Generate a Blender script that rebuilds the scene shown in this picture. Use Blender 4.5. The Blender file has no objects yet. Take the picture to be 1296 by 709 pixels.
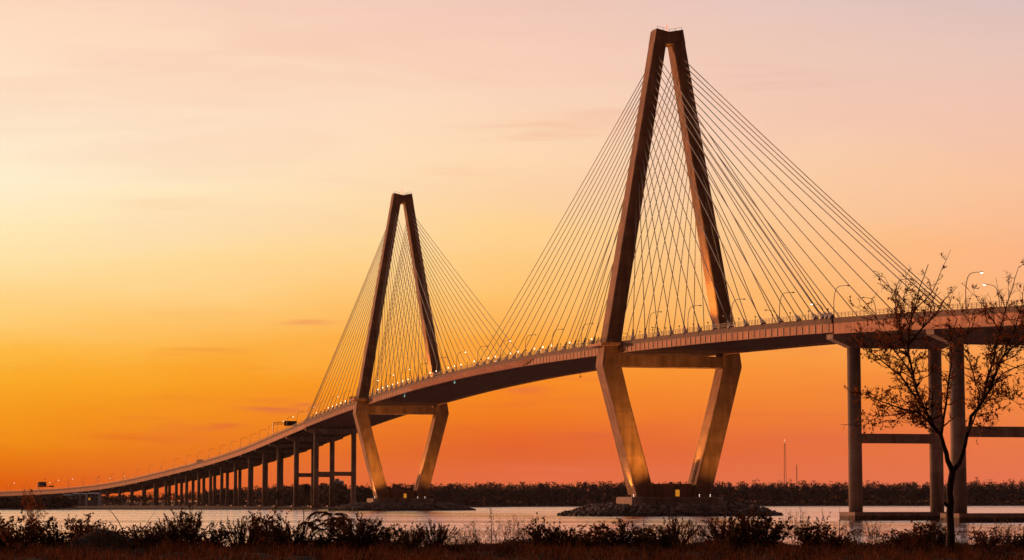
import bpy, math, random
import numpy as np
from mathutils import Vector, Matrix

random.seed(7)
HAZE = 0.000009
RNG = np.random.default_rng(11)
PI = math.pi
scene = bpy.context.scene
COL = scene.collection

# ------------------------------------------------------------------ helpers
def lin(r, g, b, k=1.0):
    f = lambda c: (c / 255.0 / 12.92) if c / 255.0 <= 0.04045 else ((c / 255.0 + 0.055) / 1.055) ** 2.4
    return (f(r) * k, f(g) * k, f(b) * k, 1.0)


class MB:
    """collects shapes and links them as one mesh object"""
    def __init__(self):
        self.v = []; self.f = []; self.n = 0; self.arr = []

    def add(self, vs, fs):
        o = self.n
        self.v.extend([tuple(p) for p in vs]); self.n += len(vs)
        self.f.extend([tuple(i + o for i in q) for q in fs])

    def loft(self, rings, caps=True, closed=True):
        n = len(rings[0]); vs = [p for r in rings for p in r]; fs = []
        m = n if closed else n - 1
        for k in range(len(rings) - 1):
            a = k * n; b = a + n
            for i in range(m):
                j = (i + 1) % n
                fs.append((a + i, a + j, b + j, b + i))
        if caps and closed:
            fs.append(tuple(range(n - 1, -1, -1)))
            e = (len(rings) - 1) * n
            fs.append(tuple(range(e, e + n)))
        self.add(vs, fs)

    def hexa(self, lo, hi):
        """two quads (4 points each) joined into a block"""
        self.loft([lo, hi])

    def tube(self, pts, rad, n=6, caps=True):
        pts = [Vector(p) for p in pts]
        if not hasattr(rad, '__len__'): rad = [rad] * len(pts)
        rings = []
        ref = None
        for i, p in enumerate(pts):
            d = (pts[min(i + 1, len(pts) - 1)] - pts[max(i - 1, 0)])
            d = d.normalized() if d.length > 1e-9 else Vector((0, 0, 1))
            if ref is None:
                ref = Vector((0, 0, 1)) if abs(d.z) < 0.9 else Vector((1, 0, 0))
            a = d.cross(ref)
            if a.length < 1e-5: a = d.orthogonal()
            a.normalize(); b = d.cross(a); ref = b.cross(d) if False else ref
            rings.append([p + (a * math.cos(2 * PI * k / n) + b * math.sin(2 * PI * k / n)) * rad[i] for k in range(n)])
        self.loft(rings, caps)

    def ball(self, c, r, n=8, m=5):
        rings = []
        for j in range(1, m):
            ph = PI * j / m
            rings.append([(c[0] + r * math.sin(ph) * math.cos(2 * PI * i / n), c[1] + r * math.sin(ph) * math.sin(2 * PI * i / n), c[2] + r * math.cos(ph)) for i in range(n)])
        self.loft(rings)

    def quads(self, V):
        """V: (N,4,3) array of loose quads"""
        self.arr.append(np.asarray(V, dtype=np.float64).reshape(-1, 4, 3))

    def build(self, name, mat, parent=None, origin=(0, 0, 0), smooth=False, loc=None):
        me = bpy.data.meshes.new(name)
        og = np.array(origin, dtype=np.float64)
        v = np.array(self.v, dtype=np.float64).reshape(-1, 3)
        nv = len(v)
        loops = []; starts = []; totals = []
        k = 0
        for q in self.f:
            starts.append(k); totals.append(len(q)); loops.extend(q); k += len(q)
        loops = np.array(loops, dtype=np.int32); starts = np.array(starts, dtype=np.int32); totals = np.array(totals, dtype=np.int32)
        if self.arr:
            A = np.concatenate(self.arr).reshape(-1, 3)
            nq = len(A) // 4
            v = np.concatenate([v, A]); 
            l2 = np.arange(nq * 4, dtype=np.int32) + nv
            s2 = np.arange(nq, dtype=np.int32) * 4 + k
            loops = np.concatenate([loops, l2]); starts = np.concatenate([starts, s2]); totals = np.concatenate([totals, np.full(nq, 4, np.int32)])
        v = v - og
        me.vertices.add(len(v)); me.vertices.foreach_set('co', v.astype(np.float32).ravel())
        me.loops.add(len(loops)); me.loops.foreach_set('vertex_index', loops.astype(np.int32))
        me.polygons.add(len(starts)); me.polygons.foreach_set('loop_start', starts.astype(np.int32))
        try: me.polygons.foreach_set('loop_total', totals.astype(np.int32))
        except Exception: pass
        me.update(calc_edges=True); me.validate()
        if smooth: me.polygons.foreach_set('use_smooth', [True] * len(me.polygons))
        else: me.polygons.foreach_set('use_smooth', [False] * len(me.polygons))
        me.materials.append(mat)
        o = bpy.data.objects.new(name, me); COL.objects.link(o)
        if parent is not None: o.parent = parent
        else: o.location = origin
        if loc is not None: o.location = loc
        return o


def tag(o, label=None, cat=None, group=None, kind=None):
    if label: o['label'] = label
    if cat: o['category'] = cat
    if group: o['group'] = group
    if kind: o['kind'] = kind
    return o


def empty(name, loc, label=None, cat=None, group=None, rz=0):
    o = bpy.data.objects.new(name, None); COL.objects.link(o)
    o.location = loc; o.rotation_euler = (0, 0, rz); o.empty_display_size = 1
    return tag(o, label, cat, group)


KIDS = {}
def copy_tree(o, parent=None):
    c = o.copy(); COL.objects.link(c)
    if parent is not None: c.parent = parent
    for ch in list(o.children): copy_tree(ch, c)
    return c


ORD = ['first', 'second', 'third', 'fourth', 'fifth', 'sixth', 'seventh', 'eighth', 'ninth', 'tenth', 'eleventh', 'twelfth', 'thirteenth',
       'fourteenth', 'fifteenth', 'sixteenth', 'seventeenth', 'eighteenth', 'nineteenth', 'twentieth', 'twenty-first', 'twenty-second',
       'twenty-third', 'twenty-fourth', 'twenty-fifth', 'twenty-sixth', 'twenty-seventh', 'twenty-eighth', 'twenty-ninth', 'thirtieth']

# ------------------------------------------------------------------ materials
def newmat(name):
    m = bpy.data.materials.new(name); m.use_nodes = True
    nt = m.node_tree; b = nt.nodes['Principled BSDF']
    return m, nt, b


def noise_mix(nt, c1, c2, scale, detail=4, vec=None, lo=0.35, hi=0.65, stretch=None, pos=True):
    n = nt.nodes.new('ShaderNodeTexNoise'); n.inputs['Scale'].default_value = scale; n.inputs['Detail'].default_value = detail
    if vec is None:
        g = nt.nodes.new('ShaderNodeNewGeometry'); vec = g.outputs['Position']
    if stretch:
        mp = nt.nodes.new('ShaderNodeMapping'); mp.inputs['Scale'].default_value = stretch
        nt.links.new(vec, mp.inputs['Vector']); vec = mp.outputs['Vector']
    nt.links.new(vec, n.inputs['Vector'])
    mr = nt.nodes.new('ShaderNodeMapRange'); mr.inputs[1].default_value = lo; mr.inputs[2].default_value = hi
    nt.links.new(n.outputs['Fac'], mr.inputs[0])
    mx = nt.nodes.new('ShaderNodeMix'); mx.data_type = 'RGBA'
    nt.links.new(mr.outputs[0], mx.inputs[0])
    for sock, c in ((mx.inputs[6], c1), (mx.inputs[7], c2)):
        if hasattr(c, 'is_linked'): nt.links.new(c, sock)
        else: sock.default_value = (*c[:3], 1)
    return mx.outputs[2]


def m_concrete(name, c1, c2, seam=0, rough=0.8, tide=False):
    m, nt, b = newmat(name)
    col = noise_mix(nt, c1, c2, 0.25, 5)
    d1 = tuple(x * 0.55 for x in c1[:3]); 
    streak = noise_mix(nt, (0.60, 0.57, 0.54), (1.12, 1.10, 1.08), 1.0, 4, stretch=(0.55, 0.55, 0.05), lo=0.3, hi=0.7)
    mu = nt.nodes.new('ShaderNodeMix'); mu.data_type = 'RGBA'; mu.blend_type = 'MULTIPLY'; mu.inputs[0].default_value = 1
    nt.links.new(col, mu.inputs[6]); nt.links.new(streak, mu.inputs[7]); out = mu.outputs[2]
    if seam:
        g = nt.nodes.new('ShaderNodeNewGeometry'); sp = nt.nodes.new('ShaderNodeSeparateXYZ'); nt.links.new(g.outputs['Position'], sp.inputs[0])
        md = nt.nodes.new('ShaderNodeMath'); md.operation = 'MODULO'; md.inputs[1].default_value = seam; nt.links.new(sp.outputs['Z'], md.inputs[0])
        lt = nt.nodes.new('ShaderNodeMath'); lt.operation = 'LESS_THAN'; lt.inputs[1].default_value = 0.24; nt.links.new(md.outputs[0], lt.inputs[0])
        mv = nt.nodes.new('ShaderNodeMath'); mv.operation = 'MULTIPLY'; mv.inputs[1].default_value = 0.6; nt.links.new(lt.outputs[0], mv.inputs[0])
        # each lift of the formwork has its own slight tone
        fl = nt.nodes.new('ShaderNodeMath'); fl.operation = 'DIVIDE'; fl.inputs[1].default_value = seam; nt.links.new(sp.outputs['Z'], fl.inputs[0])
        fo = nt.nodes.new('ShaderNodeMath'); fo.operation = 'FLOOR'; nt.links.new(fl.outputs[0], fo.inputs[0])
        wn = nt.nodes.new('ShaderNodeTexWhiteNoise'); wn.noise_dimensions = '1D'; nt.links.new(fo.outputs[0], wn.inputs['W'])
        mr = nt.nodes.new('ShaderNodeMapRange'); mr.inputs[3].default_value = 0.86; mr.inputs[4].default_value = 1.1; nt.links.new(wn.outputs['Value'], mr.inputs[0])
        cb = nt.nodes.new('ShaderNodeVectorMath'); cb.operation = 'SCALE'; nt.links.new(out, cb.inputs[0]); nt.links.new(mr.outputs[0], cb.inputs['Scale'])
        mx = nt.nodes.new('ShaderNodeMix'); mx.data_type = 'RGBA'; mx.inputs[7].default_value = (*d1, 1)
        nt.links.new(mv.outputs[0], mx.inputs[0]); nt.links.new(cb.outputs[0], mx.inputs[6]); out = mx.outputs[2]
    if tide:
        g2 = nt.nodes.new('ShaderNodeNewGeometry'); s2 = nt.nodes.new('ShaderNodeSeparateXYZ'); nt.links.new(g2.outputs['Position'], s2.inputs[0])
        tr = nt.nodes.new('ShaderNodeMapRange'); tr.inputs[1].default_value = 1.0; tr.inputs[2].default_value = 1.5; tr.inputs[3].default_value = 0.85; tr.inputs[4].default_value = 0.0
        nt.links.new(s2.outputs['Z'], tr.inputs[0])
        tm = nt.nodes.new('ShaderNodeMix'); tm.data_type = 'RGBA'; tm.inputs[7].default_value = (0.02, 0.016, 0.012, 1)
        nt.links.new(tr.outputs[0], tm.inputs[0]); nt.links.new(out, tm.inputs[6]); out = tm.outputs[2]
    nt.links.new(out, b.inputs['Base Color']); b.inputs['Roughness'].default_value = rough
    b.inputs['Specular IOR Level'].default_value = 0.25
    return m


def m_plain(name, c1, c2=None, scale=2.0, rough=0.6, metal=0.0, spec=0.3):
    m, nt, b = newmat(name)
    c2 = c2 or tuple(x * 0.75 for x in c1)
    nt.links.new(noise_mix(nt, c1, c2, scale, 3), b.inputs['Base Color'])
    b.inputs['Roughness'].default_value = rough; b.inputs['Metallic'].default_value = metal; b.inputs['Specular IOR Level'].default_value = spec
    return m


def m_emit(name, c, s):
    m, nt, b = newmat(name)
    b.inputs['Base Color'].default_value = (*c[:3], 1); b.inputs['Emission Color'].default_value = (*c[:3], 1); b.inputs['Emission Strength'].default_value = s
    return m


def m_leaf(name, c1, c2, c3, scale=3.0, trans=0.35):
    m, nt, b = newmat(name)
    col = noise_mix(nt, c1, c2, scale, 2, lo=0.4, hi=0.6)
    g = nt.nodes.new('ShaderNodeNewGeometry')
    mx = nt.nodes.new('ShaderNodeMix'); mx.data_type = 'RGBA'
    mr = nt.nodes.new('ShaderNodeMapRange'); mr.inputs[1].default_value = 0.6; mr.inputs[2].default_value = 1.0
    nt.links.new(g.outputs['Random Per Island'], mr.inputs[0]); nt.links.new(mr.outputs[0], mx.inputs[0])
    nt.links.new(col, mx.inputs[6]); mx.inputs[7].default_value = (*c3, 1)
    nt.links.new(mx.outputs[2], b.inputs['Base Color']); b.inputs['Roughness'].default_value = 0.75; b.inputs['Specular IOR Level'].default_value = 0.12
    if trans:
        t = nt.nodes.new('ShaderNodeBsdfTranslucent'); nt.links.new(mx.outputs[2], t.inputs['Color'])
        ms = nt.nodes.new('ShaderNodeMixShader'); ms.inputs[0].default_value = trans
        out = nt.nodes['Material Output']
        nt.links.new(b.outputs[0], ms.inputs[1]); nt.links.new(t.outputs[0], ms.inputs[2]); nt.links.new(ms.outputs[0], out.inputs['Surface'])
    return m


M = {}
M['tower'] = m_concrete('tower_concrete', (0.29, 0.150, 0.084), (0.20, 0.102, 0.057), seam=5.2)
M['pier'] = m_concrete('pier_concrete', (0.29, 0.21, 0.18), (0.21, 0.155, 0.135), seam=6.5, tide=True)
M['deck'] = m_concrete('deck_concrete', (0.125, 0.068, 0.052), (0.085, 0.048, 0.038))
M['fascia'] = m_concrete('fascia_paint', (0.50, 0.245, 0.15), (0.40, 0.195, 0.12))
M['under'] = m_plain('girder_steel', (0.17, 0.088, 0.066), (0.12, 0.062, 0.048), 0.6, 0.6)
M['cable'] = m_plain('cable_sheath', (0.30, 0.31, 0.26), (0.22, 0.23, 0.19), 0.2, 0.45)
M['anchor'] = m_plain('anchor_steel', (0.20, 0.19, 0.20), (0.13, 0.12, 0.13), 1.0, 0.5)
M['rail'] = m_plain('rail_metal', (0.10, 0.075, 0.065), (0.07, 0.055, 0.05), 1.0, 0.6)
M['stiff'] = m_plain('stiffener_paint', (0.10, 0.06, 0.05), None, 1.0, 0.6)
M['pole'] = m_plain('lamp_pole_metal', (0.28, 0.27, 0.26), (0.2, 0.19, 0.18), 1.0, 0.4, 0.4)
M['black'] = m_plain('black_housing', (0.03, 0.03, 0.032), (0.02, 0.02, 0.02), 1.0, 0.9, 0, 0.05)
M['lit'] = m_emit('lamp_lens_lit', (1.0, 0.86, 0.66), 4.5)
M['marker'] = m_emit('marker_lens', (1.0, 0.8, 0.6), 1.6)
M['unlit'] = m_plain('lamp_lens_off', (0.35, 0.33, 0.30), None, 1.0, 0.3)
M['amber'] = m_emit('amber_doorway', (1.0, 0.36, 0.03), 0.5)
M['nav'] = m_emit('navigation_green', (0.35, 0.9, 0.75), 0.6)
M['navred'] = m_emit('beacon_red', (1.0, 0.08, 0.03), 2.5)
M['sign'] = m_plain('sign_back_teal', (0.03, 0.075, 0.085), (0.02, 0.055, 0.065), 1.0, 0.5)
M['signdark'] = m_plain('sign_back_dark', (0.022, 0.02, 0.02), None, 1.0, 0.95, 0, 0.02)
M['bldg'] = m_plain('pale_cladding', (0.20, 0.22, 0.29), (0.15, 0.165, 0.22), 0.3, 0.6)
M['bldgroof'] = m_plain('roof_sheet', (0.12, 0.11, 0.12), None, 0.5, 0.6)
M['white'] = m_plain('white_render', (0.55, 0.53, 0.55), (0.46, 0.45, 0.47), 0.3, 0.7)
M['glass'] = m_plain('dark_window', (0.05, 0.06, 0.08), None, 1, 0.15)
M['rock'] = m_concrete('riprap_stone', (0.19, 0.15, 0.155), (0.06, 0.048, 0.052), tide=True)
M['bark'] = m_plain('bark', (0.060, 0.036, 0.026), (0.03, 0.018, 0.013), 9.0, 0.9, 0, 0.1)
M['stem'] = m_plain('stem', (0.085, 0.05, 0.032), (0.045, 0.026, 0.018), 5.0, 0.9, 0, 0.1)
M['drystem'] = m_plain('dry_stem', (0.20, 0.125, 0.08), (0.12, 0.07, 0.045), 5.0, 0.9, 0, 0.1)
M['leaf_tree'] = m_leaf('rust_leaves', (0.28, 0.078, 0.022), (0.15, 0.045, 0.015), (0.34, 0.11, 0.03), 2.0, 0.5)
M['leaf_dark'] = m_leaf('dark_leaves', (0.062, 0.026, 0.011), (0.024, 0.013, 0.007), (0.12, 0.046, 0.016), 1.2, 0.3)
M['leaf_rust'] = m_leaf('brown_leaves', (0.13, 0.042, 0.014), (0.05, 0.019, 0.008), (0.20, 0.064, 0.02), 1.5, 0.35)
M['leaf_plume'] = m_leaf('plume_leaves', (0.070, 0.030, 0.013), (0.030, 0.015, 0.008), (0.14, 0.058, 0.022), 1.5, 0.3)
M['seed'] = m_leaf('seed_heads', (0.14, 0.072, 0.042), (0.085, 0.045, 0.028), (0.20, 0.105, 0.06), 1.5, 0.3)
M['grass'] = m_leaf('dry_grass', (0.135, 0.038, 0.011), (0.022, 0.008, 0.005), (0.20, 0.062, 0.018), 0.6, 0.3)
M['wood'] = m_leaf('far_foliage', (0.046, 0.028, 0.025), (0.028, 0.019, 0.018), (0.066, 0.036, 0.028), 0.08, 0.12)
M['soil'] = m_plain('bank_soil', (0.030, 0.016, 0.010), (0.014, 0.008, 0.006), 1.6, 0.95, 0, 0.05)
M['marsh'] = m_plain('marsh_ground', (0.11, 0.068, 0.045), (0.07, 0.045, 0.032), 0.05, 0.95, 0, 0.05)
M['asphalt'] = m_plain('asphalt', (0.055, 0.052, 0.05), (0.045, 0.043, 0.042), 1.0, 0.85)

# water
def m_water():
    m, nt, b = newmat('river_water')
    b.inputs['Base Color'].default_value = (1.0, 0.82, 0.76, 1); b.inputs['Metallic'].default_value = 0.92; b.inputs['IOR'].default_value = 1.5
    b.inputs['Specular IOR Level'].default_value = 0.5
    g = nt.nodes.new('ShaderNodeNewGeometry')
    def nz(scale, stretch, detail, rough=0.55):
        mp = nt.nodes.new('ShaderNodeMapping'); mp.inputs['Scale'].default_value = stretch; nt.links.new(g.outputs['Position'], mp.inputs['Vector'])
        n = nt.nodes.new('ShaderNodeTexNoise'); n.inputs['Scale'].default_value = scale; n.inputs['Detail'].default_value = detail; n.inputs['Roughness'].default_value = rough
        nt.links.new(mp.outputs[0], n.inputs['Vector']); return n.outputs['Fac']
    big = nz(0.014, (0.10, 1.0, 1), 5, 0.6)         # wind lanes
    mr = nt.nodes.new('ShaderNodeMapRange'); mr.inputs[1].default_value = 0.42; mr.inputs[2].default_value = 0.60; nt.links.new(big, mr.inputs[0])
    def bump(h, dist, prev=None, strength=None):
        bp = nt.nodes.new('ShaderNodeBump'); bp.inputs['Distance'].default_value = dist; bp.inputs['Strength'].default_value = 1.0
        nt.links.new(h, bp.inputs['Height'])
        if strength is not None: nt.links.new(strength, bp.inputs['Strength'])
        if prev is not None: nt.links.new(prev, bp.inputs['Normal'])
        return bp.outputs['Normal']
    st = nt.nodes.new('ShaderNodeMapRange'); st.inputs[3].default_value = 0.40; st.inputs[4].default_value = 1.0; nt.links.new(mr.outputs[0], st.inputs[0])
    n1 = bump(nz(0.10, (0.35, 1.0, 1), 3), 2.2, None, st.outputs[0])
    n2 = bump(nz(0.45, (0.45, 1.0, 1), 3), 0.8, n1, st.outputs[0])
    n3 = bump(nz(1.6, (0.6, 1.0, 1), 2), 0.19, n2, st.outputs[0])
    nt.links.new(n3, b.inputs['Normal'])
    rr = nt.nodes.new('ShaderNodeMapRange'); rr.inputs[3].default_value = 0.05; rr.inputs[4].default_value = 0.16; nt.links.new(mr.outputs[0], rr.inputs[0])
    nt.links.new(rr.outputs[0], b.inputs['Roughness'])
    return m
M['water'] = m_water()

# ------------------------------------------------------------------ camera
F = 2989.0; CAMH = 5.3; HY = 634.0; PITCH = math.atan(279.5 / F)
cam_d = bpy.data.cameras.new('camera'); cam = bpy.data.objects.new('camera', cam_d); COL.objects.link(cam)
cam.location = (0, 0, CAMH); cam.rotation_euler = (PI / 2 + PITCH, 0, 0)
cam_d.sensor_width = 36.0; cam_d.lens = 36.0 * F / 1296.0; cam_d.clip_start = 0.5; cam_d.clip_end = 80000
scene.camera = cam

# ------------------------------------------------------------------ bridge path: t grows away from the camera, 0 at the nearer tower
TH0 = math.atan2(0.2484, 0.9687)
T_ARC, R_ARC = 850.0, 2600.0
C1 = (56.0, 842.0)
TS = np.arange(-520.0, 2420.0, 2.0)
ANG = np.where(TS < T_ARC, TH0, TH0 + (TS - T_ARC) / R_ARC)
dX = -np.sin(ANG) * 2; dY = np.cos(ANG) * 2
PX = np.concatenate([[0], np.cumsum((dX[1:] + dX[:-1]) / 2)]); PY = np.concatenate([[0], np.cumsum((dY[1:] + dY[:-1]) / 2)])
i0 = int(round(520 / 2)); PX = PX - PX[i0] + C1[0]; PY = PY - PY[i0] + C1[1]
zk_t = [-520, -321, -200, -100, 0, 120, 235, 350, 471, 570, 669, 764, 874, 968, 1046, 1158, 1262, 1340, 1448, 1548, 1646, 1740, 2420]
zk_z = [38.6, 49.0, 55.2, 58.8, 61.6, 64.0, 64.8, 64.0, 61.6, 58.9, 55.4, 51.6, 47.2, 43.1, 39.6, 34.5, 29.4, 25.0, 19.9, 17.2, 15.6, 14.3, 11.0]
Z0 = np.interp(TS, zk_t, zk_z)
ker = np.ones(45) / 45; ZT = np.convolve(np.pad(Z0, 22, mode='edge'), ker, mode='valid')
# keep the ends exact
ZT[:24] = Z0[:24]; ZT[-24:] = Z0[-24:]

def zt(t): return float(np.interp(t, TS, ZT))
def ang(t): return float(np.interp(t, TS, ANG))
def BP(t, lat, dz=0.0, absz=None):
    a = ang(t); x = float(np.interp(t, TS, PX)); y = float(np.interp(t, TS, PY))
    return (x + lat * math.cos(a), y + lat * math.sin(a), (zt(t) + dz) if absz is None else absz)

def sweep(mb, prof, t0, t1, step, caps=True, closed=True):
    n = max(1, int(math.ceil((t1 - t0) / step)))
    mb.loft([[BP(t0 + (t1 - t0) * k / n, la, dz) for la, dz in prof] for k in range(n + 1)], caps, closed)

def bbox(mb, ta, tb, la, lb, za, zb, rel=True):
    """block between two stations, two offsets and two heights (relative to the barrier top or absolute)"""
    def P(t, l, z): return BP(t, l, z) if rel else BP(t, l, absz=z)
    mb.hexa([P(ta, la, za), P(ta, lb, za), P(tb, lb, za), P(tb, la, za)], [P(ta, la, zb), P(ta, lb, zb), P(tb, lb, zb), P(tb, la, zb)])

def railing(t0, t1, lat, gap=2.4, z0=0.0, h=1.45):
    mb = MB()
    n = int((t1 - t0) / gap)
    for k in range(n + 1):
        t = t0 + 0.3 + (t1 - t0 - 0.6) * k / n
        bbox(mb, t - 0.06, t + 0.06, lat - 0.06, lat + 0.06, z0, z0 + h)
    for z in (h, 0.95, 0.5):
        sweep(mb, [(lat - 0.045, z0 + z - 0.05), (lat + 0.045, z0 + z - 0.05), (lat + 0.045, z0 + z + 0.05), (lat - 0.045, z0 + z + 0.05)], t0, t1, 12)
    return mb

# ------------------------------------------------------------------ the cable-stayed bridge
T_NEAR, T_FAR = -202.6, 673.0
HW = 20.0
borg = BP(235, 0, absz=0)
bridge = empty('cable_stayed_bridge', borg, 'long cable stayed road bridge with two diamond concrete towers rising from the river', 'bridge')
mb = MB()
# roadway slab with a barrier along each edge
sweep(mb, [(-HW, 0), (-HW, -1.55), (HW, -1.55), (HW, 0), (HW - 0.35, 0), (HW - 0.5, -1.1), (-HW + 0.5, -1.1), (-HW + 0.35, 0)], T_NEAR + 0.1, T_FAR - 0.1, 10)
deck = mb.build('deck', M['deck'], bridge, borg)
mb = MB()
sweep(mb, [(-HW + 0.9, -1.092), (HW - 0.9, -1.092)], T_NEAR + 0.1, T_FAR - 0.1, 10, False, False)
mb.build('road_surface', M['asphalt'], deck, borg)
for sd in (-1, 1):
    mb = MB(); L0 = HW - 0.35
    def pl(l0, l1, z0, z1): return [(sd * l0, z0), (sd * l1, z0), (sd * l1, z1), (sd * l0, z1)]
    sweep(mb, pl(L0 - 0.12, L0, -3.95, -1.555), T_NEAR + 0.2, T_FAR - 0.2, 10)
    sweep(mb, pl(L0 - 0.5, L0 + 0.42, -4.05, -3.953), T_NEAR + 0.2, T_FAR - 0.2, 10)
    t = T_NEAR + 3
    while t < T_FAR - 3:
        t += 4.9
    eg = mb.build('edge_girder', M['fascia'], deck, borg)
for sd in (-1, 1):
    mb = MB(); t = T_NEAR + 3; rings = []
    def cr(t, z): return [BP(t, sd * (HW - 0.347), z), BP(t, sd * (HW - 0.16), z), BP(t, sd * (HW - 0.16), -1.56), BP(t, sd * (HW - 0.347), -1.56)]
    while t < T_FAR - 3:       # a comb: ribs hanging from one thin strip under the slab
        rings += [cr(t - 0.285, -1.66), cr(t - 0.28, -3.945), cr(t + 0.28, -3.945), cr(t + 0.285, -1.66)]
        t += 4.9
    mb.loft(rings)
    mb.build('web_rib', M['stiff'], deck, borg)
mb = MB(); t = T_NEAR + 3
while t < T_FAR - 3:
    bbox(mb, t - 0.25, t + 0.25, -HW + 0.9, HW - 0.9, -3.55, -1.556)
    t += 4.9
for la in (-8, 0, 8):
    sweep(mb, [(la - .12, -3.1), (la + .12, -3.1), (la + .12, -1.56), (la - .12, -1.56)], T_NEAR + 4, T_FAR - 4, 10)
fl = mb.build('floor_framing', M['under'], deck, borg)
for sd in (-1, 1):
    mb = MB(); rings = []
    for k in range(41):
        t = 112 + (358 - 112) * k / 40
        w = min(1.0, (t - 112) / 16 + 0.02, (358 - t) / 16 + 0.02)
        rings.append([BP(t, sd * (HW + 0.02), -1.25), BP(t, sd * (HW + 0.1 + 1.7 * w), -1.3 - 0.75 * w), BP(t, sd * (HW + 0.06 + 0.2 * w), -1.4 - 2.6 * w)])
    mb.loft(rings)
    mb.build('wind_fairing', M['fascia'], deck, borg)
railing(T_NEAR + 0.2, T_FAR - 0.2, -HW + 0.17).build('railing', M['rail'], deck, borg)
railing(T_NEAR + 0.2, T_FAR - 0.2, HW - 0.17, 3.6).build('railing', M['rail'], deck, borg)

SIDE_ANCH = [19.3, 33.6, 47.9, 62.2, 76.5, 90.8, 105, 119.4, 133.7, 148, 162.3, 176.6, 188, 196, 199.8, 202]
SIDE_ANCH = [19.3, 33.6, 47.9, 62.2, 76.5, 90.8, 105, 119.4, 133.7, 148, 162.3, 176.6, 189.5, 195.0, 198.2, 201.2]
MAIN_ANCH = [17.0 + 13.0 * i for i in range(16)]
TOWER_Z = [165.0 - 2.35 * k - 0.055 * k * k for k in range(16)][::-1]      # lowest first
def O_up(z): return 5.0 + (174.6 - z) * 0.1715
def W_up(z): return 4.65 + (169.2 - z) * 0.008

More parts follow.
